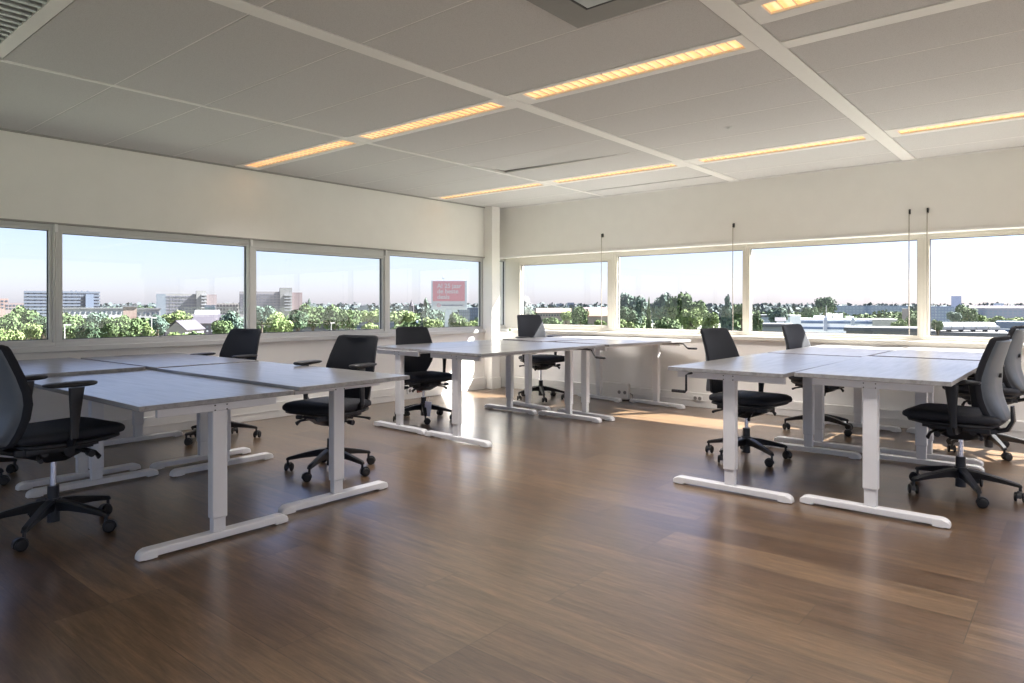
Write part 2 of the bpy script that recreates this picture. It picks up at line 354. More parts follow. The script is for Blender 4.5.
struct(quadbox('trim_%d' % ti, XMIN, XB, YA - .02, YA, CEIL - .015, CEIL + .01, M['grid'])); ti += 1
struct(quadbox('trim_%d' % ti, XB - .02, XB, YMIN, YA, CEIL - .012, CEIL + .01, M['band'])); ti += 1
LNAMES = {(3.6, 5): 'leftmost one, touching the left window wall', (3.6, 4): 'middle of the three in the left row', (3.6, 3): 'longest and brightest, between the two wide ceiling bands', (3.3, 2): 'cut by the top edge of the picture',
          (6.3, 5): 'farthest, in front of the corner column', (6.3, 4): 'thin lamp strip beyond the crooked ceiling tile', (6.3, 3): 'lamp strip above the window with the tree group', (6.3, 2): 'lamp strip at the right edge, above the right windows'}
for (x0, x1, y0, y1, bi) in lights:
    cx = (x0 + x1) / 2
    if cx < 2: lx0, lx1 = cx - .07, cx + .07
    elif cx < 5: lx0, lx1 = (3.528, 3.685) if bi > 2 else (3.195, 3.338)
    else: lx0, lx1 = 6.215, 6.36
    yy0, yy1 = (y0 + .06, y1 - .11) if bi > 2 else (y0 + .11, y1 - .085)
    key = (0, bi) if cx < 2 else (3.6 if bi > 2 else 3.3, bi) if cx < 5 else (6.3, bi)
    vis = key in LNAMES
    t = thing('ceiling_light', 'recessed warm ceiling light, ' + (LNAMES.get(key) or 'out of view, added to brighten the room, bay %d, row %d' % (bi + 1, int(cx) + 4)), 'ceiling light', (0, 0, CEIL), 0, 'recessed ceiling lights')
    bm = B(); # frame with an opening
    box(bm, x0 + .004, lx0, y0 + .004, y1 - .004, -.002, .02, .001); box(bm, lx1, x1 - .004, y0 + .004, y1 - .004, -.002, .02, .001)
    box(bm, lx0, lx1, y0 + .004, yy0, -.002, .02, .001); box(bm, lx0, lx1, yy1, y1 - .004, -.002, .02, .001)
    link('housing', mesh_from(bm, 'housing', M['band']), t)
    bm = B(); box(bm, lx0, lx1, yy0, yy1, .012, .05); link('lamp_tube', mesh_from(bm, 'lamp_tube', M['lamp']), t)
    bm = B()
    for s in (lx0 + .002, lx1 - .006): box(bm, s, s + .004, yy0, yy1, 0, .012)
    n = 24
    for k in range(n + 1):
        y = yy0 + (yy1 - yy0) * k / n; box(bm, lx0 + .006, lx1 - .006, y - .0012, y + .0012, .003, .012)
    link('louvre', mesh_from(bm, 'louvre', M['lampw']), t)
    L = bpy.data.lights.new('lamp_light', 'AREA'); L.shape = 'RECTANGLE'; L.size = lx1 - lx0; L.size_y = yy1 - yy0 - (.5 if bi == 5 else 0); L.energy = 19 if bi != 5 else 11; L.color = (1, .94, .92); L.spread = R(110)
    lo = link('lamp_light', L, t, ((lx0 + lx1) / 2, (yy0 + yy1) / 2 - (.25 if bi == 5 else 0), -.006))
# air grille top left
t = thing('ceiling_air_grille', 'slatted aluminium air grille in a cream frame at the top left of the ceiling', 'air grille', (0, 0, CEIL))
bm = B(); ga, gb, gy0, gy1 = .452, 1.112, 1.37, 4.74
for (a, b_, c, d) in ((ga, ga + .06, gy0, gy1), (gb - .066, gb, gy0, gy1), (ga, gb, gy0, gy0 + .05), (ga, gb, gy1 - .05, gy1)): box(bm, a, b_, c, d, -.003, .02, .001)
link('frame', mesh_from(bm, 'frame', M['band']), t)
bm = B(); y = gy0 + .07
while y < gy1 - .07:
    box(bm, ga + .06, gb - .068, y, y + .030, .0, .022); y += .075
link('slat', mesh_from(bm, 'slats', M['grille']), t)
# ceiling cassette
t = thing('ceiling_air_unit', 'dark grey square air unit in the ceiling at the top edge of the picture', 'air unit', (2.545, 1.66, CEIL))
bm = B(); box(bm, -.29, .29, -.29, .29, -.02, 0, .006)
link('panel', mesh_from(bm, 'panel', M['grey_metal']), t)
bm = B(); box(bm, -.115, .115, -.115, .115, -.026, -.012, .004); link('intake', mesh_from(bm, 'intake', M['grille']), t)
bm = B()
for (a, b_, c, d) in ((-.13, -.12, -.13, .13), (.12, .13, -.13, .13), (-.13, .13, -.13, -.12), (-.13, .13, .12, .13)): box(bm, a, b_, c, d, -.024, -.01)
link('slot', mesh_from(bm, 'slot', M['gasket']), t)
# sprinkler / sensor
t = thing('ceiling_sensor', 'small round chrome ceiling sensor between two lamp strips', 'sensor', (5.23, 2.16, CEIL))
bm = B(); cyl(bm, (0, 0, -.004), (0, 0, .002), .032, 20); cyl(bm, (0, 0, -.012), (0, 0, -.003), .012, 12, .018); link('rosette', mesh_from(bm, 'ros', M['alu'], True, 40), t)

# ------------------------------------------------------------------ desks
def desk(name_label, x, y, rot, L, W, z, inset0=.1, inset1=.1, split=.17, beamW=.62, crank=None, foot=None, cxo=0, group=None):
    """origin = near corner, length L along local x, width W along local y; top at z"""
    t = thing('office_desk', name_label, 'desk', (x, y, 0), R(rot), group or 'height adjustable office desks')
    TH = .025
    def top():
        bm = B(); box(bm, 0.002, L - .002, .002, W - .002, -TH, 0, .0025, 2); return mesh_from(bm, 'tabletop', M['lam'])
    link('tabletop', cached(('top', L, W), top), t, (0, 0, z))
    FLn = foot or W - .02
    for s, px in ((0, inset0), (1, L - inset1)):
        cy = W / 2 + cxo
        # foot bar along y
        def fbar():
            bm = B(); box(bm, -.034, .034, -FLn / 2 + .03, FLn / 2 - .03, .012, .048, .005); return mesh_from(bm, 'foot_bar', M['wmetal'])
        fb = link('foot', cached(('foot', FLn), fbar), t, (px, cy, 0))
        def cap():
            bm = B(); n = 7
            rs = []
            for i in range(n):
                a = i / (n - 1) * math.pi / 2
                yy = .05 * math.sin(a); zz = .0485 - .028 * (1 - math.cos(a)); w = .0345 - .012 * (1 - math.cos(a))
                rs.append([Vector((-w, yy, .006)), Vector((w, yy, .006)), Vector((w, yy, zz - .006)), Vector((w - .006, yy, zz)), Vector((-w + .006, yy, zz)), Vector((-w, yy, zz - .006))])
            rs.insert(0, [Vector((v.x, -.03, v.z)) for v in rs[0]])
            loft(bm, rs); box(bm, -.02, .02, -.02, .02, 0, .008)
            return mesh_from(bm, 'end_cap', M['wplast'], True, 40)
        for sg in (1, -1):
            link('end_cap', cached('cap', cap), fb, (0, sg * (FLn / 2 - .048), 0), (0, 0, 0 if sg > 0 else math.pi))
        # columns
        def inner():
            bm = B(); box(bm, -.021, .021, -.0325, .0325, .048, .30, .004); return mesh_from(bm, 'inner', M['wmetal'])
        zo = z - TH - .004
        def outer():
            bm = B(); box(bm, -.027, .027, -.039, .039, split - .02, zo - .0, .006, 2)
            return mesh_from(bm, 'outer', M['wmetal'])
        oc = link('leg', cached(('outer', round(zo, 3), split), outer), t, (px, cy, 0))
        link('inner_column', cached('inner', inner), oc)
        sd = -1 if s == 0 else 1
        def bolt():
            bm = B(); cyl(bm, (0, 0, 0), (sd * .012, 0, 0), .0035, 8); return mesh_from(bm, 'bolt', M['dkmetal'])
        for yy in (-.031, .031):
            for zz in (zo - .012, zo - .036): link('bolt', cached(('bolt', sd), bolt), oc, (sd * .026, yy, zz))
        def beam():
            bm = B(); box(bm, -.012, .012, -beamW / 2, beamW / 2, -.045, 0, .003); box(bm, -.035, .035, -beamW / 2, beamW / 2, -.004, 0, .001); return mesh_from(bm, 'support_arm', M['wmetal'])
        link('support_arm', cached(('beam', beamW), beam), t, (px + (-.022 if s == 0 else .022), cy, z - TH))
    def rail():
        bm = B(); box(bm, inset0 + .02, L - inset1 - .02, -.022, .022, -.04, -.001, .004); return mesh_from(bm, 'frame_rail', M['wmetal'])
    for sg in (-1, 1):
        link('frame_rail', cached(('rail', L, inset0, inset1), rail), t, (0, W / 2 + cxo + sg * .08, z - TH))
    if crank:
        cx_, cy_, ang, drop, style = crank
        bm = B()
        if style: tube(bm, [(.06, -.01, -.012), (.02, -.005, -.012), (0, .0, -.02), (0, .0, -drop), (0, .008, -drop - .008), (0, .10, -drop - .008)], [.007, .007, .007, .008, .010, .010], 8)
        else: tube(bm, [(0, .30, -.016), (0, .02, -.016), (0, -.03, -.022), (0, -.075, -drop), (0, -.09, -drop - .008), (0, -.19, -drop - .008), (0, -.20, -drop - .008)], [.008, .008, .008, .009, .012, .012, .007], 8)
        link('crank_handle', mesh_from(bm, 'crank', M['dkmetal'], True, 40), t, (cx_, cy_, z - TH), (0, 0, R(ang)))
    return t
# left block (long axis along +Y: local x -> world Y, so rotate 90 and mirror by origin at right corner)
def desk_y(label, x, y, rot, L, W, z, **k):      # x,y = near right corner; length runs towards +Y, width towards -X
    return desk(label, x, y, 90 + rot, L, W, z, **k)
desk_y('grey desk nearest the camera on the left, beside the big black chair', 2.084, 3.285, .3, 1.79, .80, .727, inset0=.085, inset1=.09, foot=.77, cxo=-.012, split=.135)
desk_y('grey desk of the left block whose right end the short-armed chair is pushed to', 2.895, 3.268, .6, 1.74, .80, .744, inset0=.23, inset1=.16, foot=.765, cxo=-.01, split=.145)
desk_y('grey desk against the left windows, behind the big black chair', 2.062, 5.14, 2.0, 1.40, .80, .748, inset0=.12, inset1=.15, foot=.75, cxo=-.03)
desk_y('grey desk against the left windows, left of the pushed-in chair', 2.878, 5.045, 1.0, 1.42, .79, .748, inset0=.12, inset1=.15, foot=.76)
# middle block
desk('grey desk with the near corner, front right of the middle block', 4.15, 3.815, -2.0, 1.80, .79, .787, inset0=.10, inset1=.09, foot=.80, crank=(1.60, 0.06, 0, .085, 0))
desk('grey desk at the left end of the middle block, in front of the tagged chair', 4.25, 4.635, -2.0, 1.70, .745, .785, inset0=.04, inset1=.10, foot=.75)
desk('grey desk of the middle block reaching the right wall, sunlit end with crank', 5.955, 3.71, -8.6, 1.45, .78, .790, inset0=.07, inset1=.14, foot=.77, crank=(1.33, 0.06, 8, .062, 0))
desk('grey desk of the middle block in the window corner, with the corner chair', 6.03, 4.62, -12.5, 1.38, .745, .788, inset0=.10, inset1=.13, foot=.74)
# right block
desk('grey desk nearest the camera in the right block, in front of the rear-facing chair', 4.20, .535, 0, 1.735, .80, .787, inset0=.085, inset1=.09, foot=.765, split=.165)
desk('grey desk at the left front of the right block, with a hanging crank', 4.115, 1.365, -.6, 1.735, .755, .782, inset0=.10, inset1=.09, foot=.77, cxo=-.012, beamW=.70, split=.165, crank=(-.02, .61, 0, .12, 1))
desk('grey desk of the right block against the windows, right half', 5.96, .575, -.5, 1.45, .72, .791, inset0=.12, inset1=.15, foot=.71)
desk('grey desk of the right block against the windows, left half with the far chair', 5.872, 1.345, -1.2, 1.50, .745, .785, inset0=.16, inset1=.15, foot=.73)

# ------------------------------------------------------------------ office chairs
def m_castor():
    bm = B()
    cyl(bm, (0, 0, .05), (0, 0, .088), .0085, 10)
    # fork hood
    rs = []
    for i in range(9):
        a = R(-10 + 200 * i / 8); c, s = math.cos(a), math.sin(a)
        rs.append([Vector((.018 + c * r_, y, .031 + s * r_)) for r_, y in ((.022, -.012), (.034, -.012), (.034, .012), (.022, .012))])
    loft(bm, rs)
    return mesh_from(bm, 'castor', M['basep'], True, 50)
def m_wheel():
    bm = B()
    for y0, y1 in ((-.028, -.013), (.013, .028)):
        c = []
        for yy, r_ in ((y0, .020), (y0 + .002, .0265), (y0 + .005, .029), (y1 - .005, .029), (y1 - .002, .0265), (y1, .020)):
            c.append(ring((.018, yy, .029), (0, 1, 0), (0, 0, 1), r_, r_, 20))
        loft(bm, c)
    cyl(bm, (.018, -.026, .029), (.018, .026, .029), .008, 10)
    return mesh_from(bm, 'wheel', M['rubber'], True, 50)
def m_star():
    bm = B()
    cyl(bm, (0, 0, .045), (0, 0, .235), .030, 24, .027); cyl(bm, (0, 0, .10), (0, 0, .17), .043, 24, .036)
    for k in range(5):
        a = 2 * math.pi * k / 5; c, s = math.cos(a), math.sin(a); d = Vector((c, s, 0)); n = Vector((-s, c, 0))
        secs = []
        for r_, zt, zb, w in ((.022, .165, .105, .026), (.10, .155, .108, .023), (.20, .132, .098, .019), (.275, .112, .086, .0165), (.300, .105, .082, .016), (.312, .096, .082, .012)):
            p = d * r_
            secs.append([p + n * w * .75 + Vector((0, 0, zt)), p + n * w + Vector((0, 0, zt - .008)), p + n * w * .8 + Vector((0, 0, zb)), p - n * w * .8 + Vector((0, 0, zb)), p - n * w + Vector((0, 0, zt - .008)), p - n * w * .75 + Vector((0, 0, zt))])
        loft(bm, secs)
    return mesh_from(bm, 'star_base', M['basep'], True, 35)
def m_lift():
    bm = B(); cyl(bm, (0, 0, .20), (0, 0, .42), .0145, 20); return mesh_from(bm, 'gas_lift', M['chrome'], True, 40)
def m_mech():
    bm = B()
    secs = []
    for x, zt, zb, w in ((-.20, .455, .432, .05), (-.14, .458, .405, .085), (-.06, .46, .372, .10), (.03, .46, .368, .105), (.10, .46, .392, .10), (.17, .46, .43, .08), (.20, .458, .445, .06)):
        secs.append([Vector((x, -w, zt)), Vector((x, -w, zt - .03)), Vector((x, -w * .6, zb)), Vector((x, w * .6, zb)), Vector((x, w, zt - .03)), Vector((x, w, zt))])
    loft(bm, secs)
    # side spring housings and ribs
    cyl(bm, (.02, -.13, .425), (.02, .13, .425), .026, 16); cyl(bm, (-.09, -.115, .43), (-.09, .115, .43), .018, 14)
    for y in (-.12, .12): box(bm, -.18, .14, y - .009, y + .009, .43, .468, .004)
    return mesh_from(bm, 'mechanism', M['plastic'], True, 35)
def m_lever(side, k):
    bm = B(); y = side
    if k == 0: tube(bm, [(.05, .09 * y, .43), (.06, .19 * y, .425), (.065, .215 * y, .422), (.065, .22 * y, .422), (.065, .262 * y, .420)], [.007, .007, .007, .015, .018], 12)
    elif k == 1: tube(bm, [(.10, .09 * y, .425), (.125, .17 * y, .41), (.13, .205 * y, .385)], [.008, .009, (.010, .016)], 8)
    else: tube(bm, [(-.11, .09 * y, .43), (-.15, .18 * y, .42), (-.155, .225 * y, .415)], [.007, .008, .011], 8)
    return mesh_from(bm, 'lever', M['plastic'], True, 50)
def m_seat():
    bm = B(); n = 28; secs = []
    rows = [(-.232, .11, .505, .526), (-.226, .165, .494, .540), (-.205, .200, .487, .552), (-.14, .222, .484, .560), (-.05, .233, .483, .560), (.06, .238, .483, .560), (.16, .236, .484, .562), (.225, .226, .486, .560), (.262, .206, .490, .551), (.282, .175, .496, .540), (.289, .12, .506, .526)]
    for x, w, zb, zt in rows:
        pts = []
        for i in range(n):
            t = 2 * math.pi * i / n; a, b = math.cos(t), math.sin(t)
            yy = w * math.copysign(abs(a) ** .55, a); zz = (zb + zt) / 2 + (zt - zb) / 2 * math.copysign(abs(b) ** .55, b)
            if b > 0: zz -= .008 * (1 - (yy / .24) ** 2)
            pts.append(Vector((x, yy, zz)))
        secs.append(pts)
    loft(bm, secs); return mesh_from(bm, 'seat', M['seatfab'], True)
def m_seatpan():
    bm = B(); n = 24; secs = []
    for x, w, zb, zt in [(-.215, .12, .478, .492), (-.19, .19, .466, .497), (-.10, .218, .460, .497), (.05, .225, .458, .497), (.16, .222, .463, .497), (.24, .20, .474, .499), (.268, .14, .485, .502)]:
        pts = []
        for i in range(n):
            t = 2 * math.pi * i / n; a, b = math.cos(t), math.sin(t)
            pts.append(Vector((x, w * math.copysign(abs(a) ** .5, a), (zb + zt) / 2 + (zt - zb) / 2 * math.copysign(abs(b) ** .5, b))))
        secs.append(pts)
    loft(bm, secs); return mesh_from(bm, 'seat_pan', M['plastic'], True)
def interp(tab, z):
    for (a, *va), (b, *vb) in zip(tab, tab[1:]):
        if z <= b:
            f = (z - a) / (b - a); f = max(0, min(1, f)); f = f * f * (3 - 2 * f) * .35 + f * .65
            return [p + (q - p) * f for p, q in zip(va, vb)]
    return list(tab[-1][1:])
# z, x of front surface, half width
BACK = [(.482, -0.2230, .090), (.490, -0.2210, .125), (.505, -0.2160, .148), (.56, -0.2040, .178), (.63, -0.1940, .208), (.70, -0.1940, .226), (.76, -0.2000, .229), (.84, -0.2160, .217), (.92, -0.2370, .202), (.975, -0.2540, .192), (.990, -0.2590, .182), (.998, -0.2625, .150)]
def panel(zs, off_f, off_r, inset, curve, bulge, nu=17):
    """closed slab; front at x(z)+curve*(y/w)^2 - off_f, rear at ... - off_r (- bulge)"""
    bm = B(); secs = []
    for z in zs:
        x, w = interp(BACK, z); w = max(.03, w - inset)
        zz = z
        fr, re = [], []
        for i in range(nu):
            u = -1 + 2 * i / (nu - 1); yy = w * math.sin(u * math.pi / 2 * .98)
            cx = curve * (yy / .23) ** 2
            e = (1 - abs(u) ** 6)
            fr.append(Vector((x + cx - off_f - .006 * (1 - e), yy, zz)))
            re.append(Vector((x + cx - off_r * (.35 + .65 * e) - bulge(z, yy) * e, yy, zz)))
        secs.append(fr + list(reversed(re)))
    loft(bm, secs); return bm
def m_back():
    zs = [r[0] for r in BACK]; zs = sorted(set(zs + [.53, .595, .665, .73, .80, .88, .95]))
    return mesh_from(panel(zs, 0, .034, 0, .040, lambda z, y: 0), 'backrest', M['fabric'], True)
def m_shell():
    zs = [.497, .51, .53, .56, .60, .65, .70, .75, .80, .85, .90, .94, .965, .976]
    def bul(z, y):
        b = .010 + .030 * math.exp(-((z - .50) / .12) ** 2)
        r = abs(y) - (.05 + .16 * max(0, (z - .55)) ** 1.0)   # swept crease
        return b + (.008 / (1 + math.exp(-r * 160)) if z < .78 else 0)
    return mesh_from(panel(zs, .020, .036, .020, .040, bul), 'back_shell', M['shell'], True)
def m_knob():
    bm = B(); x = interp(BACK, .76)[0]; cyl(bm, (x - .036, 0, .76), (x - .060, 0, .76), .016, 18, .013); return mesh_from(bm, 'knob', M['plastic'], True, 40)
def m_bracket():
    bm = B()
    tube(bm, [(-.10, 0, .435), (-.19, 0, .438), (-.245, 0, .455), (-.272, 0, .51), (-.268, 0, .60)], [(.045, .014), (.045, .014), (.04, .014), (.035, .012), (.03, .008)], 12, p=3)
    return mesh_from(bm, 'back_bracket', M['plastic'], True, 50)
def m_armpost(side):
    bm = B(); y = side
    tube(bm, [(.0, .09 * y, .455), (.0, .20 * y, .452), (.0, .248 * y, .462), (.0, .266 * y, .49)], [(.028, .011), (.028, .011), (.026, .011), (.022, .011)], 12, up=(1, 0, 0), p=3)
    secs = []
    for z, wx, wy in ((.475, .019, .010), (.54, .020, .010), (.62, .026, .012), (.69, .033, .014), (.735, .037, .015)):
        secs.append(ring((.0 + (z - .475) * .05, .268 * y, z), (0, 0, 1), (1, 0, 0), wy, wx, 14, 3.2))
    loft(bm, secs)
    return mesh_from(bm, 'arm_post', M['plastic'], True, 45)
def m_armpad(side):
    bm = B(); y = .262 * side; secs = []
    for x, w, zt, zb in ((-.135, .018, .759, .751), (-.128, .032, .763, .746), (-.10, .041, .766, .742), (-.01, .044, .767, .738), (.055, .043, .767, .738), (.09, .038, .766, .741), (.105, .026, .762, .746), (.110, .012, .757, .750)):
        secs.append(ring((x, y, (zt + zb) / 2), (1, 0, 0), (0, 0, 1), w, (zt - zb) / 2, 18, 3))
    loft(bm, secs); return mesh_from(bm, 'arm_pad', M['plastic'], True)
CH = {}
def chair(label, x, y, yaw, star=0, dz=0, arm=0, lean=0, bx=0, bk=0):
    if not CH:
        CH.update(castor=m_castor(), wheel=m_wheel(), star=m_star(), lift=m_lift(), mech=m_mech(), seat=m_seat(), pan=m_seatpan(), back=m_back(), shell=m_shell(), knob=m_knob(), br=m_bracket())
        for s in (-1, 1): CH['lever', s] = [m_lever(s, k) for k in range(3)]; CH['post', s] = m_armpost(s); CH['pad', s] = m_armpad(s)
    t = thing('office_chair', label, 'chair', (x, y, 0), R(yaw), 'black swivel office chairs')
    sr = R(star - yaw)
    link('star_base', CH['star'], t, (0, 0, 0), (0, 0, sr))
    rnd = random.Random(int(x * 100 + y * 10))
    for k in range(5):
        a = sr + 2 * math.pi * k / 5
        c = link('castor', CH['castor'], t, (.302 * math.cos(a), .302 * math.sin(a), 0), (0, 0, rnd.uniform(0, 6.28)))
        link('wheel', CH['wheel'], c)
    link('gas_lift', CH['lift'], t, (0, 0, dz))
    link('mechanism', CH['mech'], t, (0, 0, dz))
    for s in (-1, 1):
        for me in CH['lever', s]: link('lever', me, t, (0, 0, dz))
    st = link('seat', CH['seat'], t, (0, 0, dz)); link('seat_pan', CH['pan'], st)
    la = -R(lean); px_, pz_ = -.21, .45
    lx_, lz_ = px_ - (px_ * math.cos(la) + pz_ * math.sin(la)), pz_ - (-px_ * math.sin(la) + pz_ * math.cos(la))
    bo = link('backrest', CH['back'], t, (lx_ + bx, 0, lz_ + dz + bk), (0, la, 0)); sh = link('back_shell', CH['shell'], bo); sh['label'] = 'grey plastic back shell'; link('knob', CH['knob'], bo)
    link('back_bracket', CH['br'], t, (0, 0, dz))
    for s in (-1, 1):
        p = link('armrest', CH['post', s], t, (-.025, 0, dz + arm)); link('arm_pad', CH['pad', s], p)
    return t
chair('black office chair at the left edge of the picture, grey back shell towards the camera', 1.212, 4.185, 8, star=15, dz=.0, arm=.035, bx=-.02, lean=2)
chair('black office chair showing only a castor, behind the chair at the left edge', 1.15, 5.76, 4, star=10, dz=0, arm=-.06)
chair('black office chair behind the left desk block, only its back above the desks', 2.97, 5.86, 194, star=39, dz=-.02, arm=.01, lean=5)
chair('black office chair with both armrests above the left desk block, seat turned left', 2.925, 4.15, 192, star=63, dz=-.045, arm=.055, lean=5, bk=.015)
chair('black office chair with a paper tag on its base, at the middle desks', 4.855, 5.275, -102, star=15, dz=-.065, arm=.03, bk=.025)
chair('black office chair in the window corner, behind the middle desks', 6.885, 5.30, -102, star=9, dz=.0, arm=.03, bk=.07)
chair('black office chair at the left side of the right desk block', 5.24, 2.02, -98, star=21, dz=-.05, arm=.027, lean=4, bk=.06)
chair('black office chair farthest back in the right block, beside the window sill', 6.80, 1.92, -98, star=36, dz=-.01, arm=-.015, lean=3, bk=.02)
chair('black office chair at the right, back shell turned to the camera, nearest one', 5.12, .605, 84, star=60, dz=-.02, arm=-.005, bx=.045, bk=.02)
chair('black office chair cut by the right edge of the picture', 6.70, .60, 82, star=60, dz=.0, arm=-.03, bx=.05, bk=.03)
# tag hanging on the base of the middle-left chair
bm = B(); box(bm, -.034, .034, -.001, .001, -.15, 0, 0)
for v in bm.verts: v.co.y += .012 * math.sin(v.co.z * 20)
o = link('paper_tag', mesh_from(bm, 'tag', M['tag']), None, (4.80, 5.14, .205), (0, R(6), R(-48)))
tag(o, 'blue and white paper tag hanging from a chair base', 'tag')
bm = B(); tube(bm, [(0, 0, 0), (.006, .01, .05), (.03, .09, .10)], .0012, 6); link('string', mesh_from(bm, 's', M['wplast']), o)

# ------------------------------------------------------------------ wall fittings
def socket(label, wall, a, z, n=1, w=.08, h=.08, m='wplast'):
    t = thing('wall_socket', label, 'socket', (a, YA - .05, z) if wall == 'L' else (XB - .05, a, z), 0 if wall == 'L' else R(-90))
    bm = B(); box(bm, -w * n / 2, w * n / 2, -.012, .004, -h / 2, h / 2, .004); link('plate', mesh_from(bm, 'plate', M[m]), t)
    for k in range(n):
        cx = (-n / 2 + .5 + k) * w
        bm = B(); cyl(bm, (cx, -.0145, 0), (cx, -.011, 0), .021, 18); link('insert', mesh_from(bm, 'insert', M['dkmetal' if m == 'wplast2' else 'grey_metal']), t)
    return t
bm = B()
t = thing('cable_box', 'cream cable box with two round outlets under the sunlit desk', 'cable box', (XB - .05, 4.56, .02), R(-90))
bm = B(); box(bm, -.20, .20, -.06, 0, .0, .19, .006); link('housing', mesh_from(bm, 'housing', M['trunk']), t)
for k in (0.08, .16):
    bm = B(); cyl(bm, (k, -.064, .08), (k, -.058, .08), .022, 18); link('outlet', mesh_from(bm, 'outlet', M['grey_metal']), t)
bm = B(); tube(bm, [(.22, -.03, .09), (.26, -.05, .08), (.27, -.06, .03), (.20, -.08, .008), (.10, -.12, .008), (.02, -.13, .008)], .006, 8)
o = link('power_cable', mesh_from(bm, 'cable', M['dkmetal'], True), None, (XB - .05, 4.56, .0), (0, 0, R(-90))); tag(o, 'dark cable trailing from the cable box to the floor', 'cable')
socket('double socket in the trunking right of the hanging crank', 'R', 3.46, .105, 2, .055, .06, 'trunk')
socket('white socket in the trunking beside the tagged chair', 'L', 5.78, .11, 1, .08, .08)
t = thing('wall_socket', 'dark red socket in the trunking behind the tagged chair', 'socket', (5.95, YA - .05, .11))
bm = B(); box(bm, -.04, .04, -.012, .004, -.04, .04, .004); cyl(bm, (0, -.03, 0), (0, -.01, 0), .024, 16)
link('plate', mesh_from(bm, 'plate', plain('red_socket', (.16, .05, .04), .5)), t)
# blind cords on the right wall
for (y, label) in ((4.785, 'thin blind cord hanging before the window with the terracotta roofs'), (3.045, 'thin blind cord hanging between the tree window and the white building window'), (1.303, 'left one of the paired blind cords'), (1.153, 'right one of the paired blind cords, on the window post')):
    t = thing('blind_cord', label, 'cord', (XB - .012, y, 2.09), 0, 'blind cords on the right wall')
    bm = B(); box(bm, -.010, .010, -.008, .008, -.024, .024, .003); cyl(bm, (-.012, 0, .012), (-.03, 0, .012), .006, 10); tube(bm, [(-.03, 0, .012), (-.032, 0, -.02), (-.022, 0, -.035)], .005, 8)
    link('hook', mesh_from(bm, 'hook', M['dkmetal'], True, 40), t)
    bm = B(); tube(bm, [(-.03, 0, .01), (-.031, .002, -.6), (-.03, 0, -1.19)], .005, 6); link('cord', mesh_from(bm, 'cord', M['cord']), t)

# ------------------------------------------------------------------ outdoors
GZ = -11.0
def at(px, d):
    k = (px - 512) / F * d; return Vector((d * ca + k * sa, d * sa - k * ca, 0))
def zat(y, d): return EYE - (y - HY) * d / F
bm = B(); box(bm, -6000, 9000, -6000, 9000, GZ - .5, GZ)
struct(link('ground', mesh_from(bm, 'ground', foliage('city_ground', (.14, .15, .13), (.20, .22, .14)))), 'grassy and paved ground far below the windows')
def blob_cards(pts_r, n, size, seed, squash=1.0):
    """leaf cards spread over the surfaces of overlapping blobs, normals roughly outward"""
    rnd = random.Random(seed); verts, faces = [], []
    tot = sum(r * r for _, r in pts_r)
    for c, r in pts_r:
        k = int(n * r * r / tot)
        for i in range(k):
            z = rnd.uniform(-.75, 1); a = rnd.uniform(0, 6.283); q = math.sqrt(max(0, 1 - z * z)); nrm = Vector((q * math.cos(a), q * math.sin(a), z))
            rr = r * (rnd.uniform(.8, 1.08)); p = c + Vector((nrm.x * rr, nrm.y * rr, nrm.z * rr * squash))
            d = (nrm + Vector((rnd.gauss(0, .55), rnd.gauss(0, .55), rnd.gauss(0, .55)))).normalized()
            u = d.orthogonal().normalized(); u = Matrix.Rotation(rnd.uniform(0, 6.28), 3, d) @ u; v = d.cross(u)
            s = size * rnd.uniform(.6, 1.3); b0 = len(verts)
            verts += [p - u * s - v * s * .6, p + u * s - v * s * .7, p + u * s * .8 + v * s * .7, p - u * s * .7 + v * s * .6]
            faces.append((b0, b0 + 1, b0 + 2, b0 + 3))
    me = bpy.data.meshes.new('foliage'); me.from_pydata([tuple(v) for v in verts], [], faces); me.update()
    return me
def crown(kind, seed):
    rnd = random.Random(seed); pr = []
    if kind == 'round':
        for i in range(16):
            a = rnd.uniform(0, 6.28); e = rnd.uniform(-.2, 1); q = rnd.uniform(.25, .68)
            pr.append((Vector((q * math.cos(a), q * math.sin(a), .1 + .62 * e)), rnd.uniform(.26, .42)))
        pr.append((Vector((0, 0, .2)), .68))
    elif kind == 'tall':
        for i in range(14):
            h = -.6 + 1.75 * i / 13; w = .55 * (1 - max(0, h) * .55); a = rnd.uniform(0, 6.28)
            pr.append((Vector((w * .45 * math.cos(a), w * .45 * math.sin(a), h * .8)), w * .75))
    elif kind == 'wide':
        for i in range(18):
            a = rnd.uniform(0, 6.28); q = rnd.uniform(.2, .85); pr.append((Vector((q * math.cos(a), q * math.sin(a), rnd.uniform(0, .45) * (1.2 - q))), rnd.uniform(.2, .36)))
    return pr
FOL = {}
TPOS = []
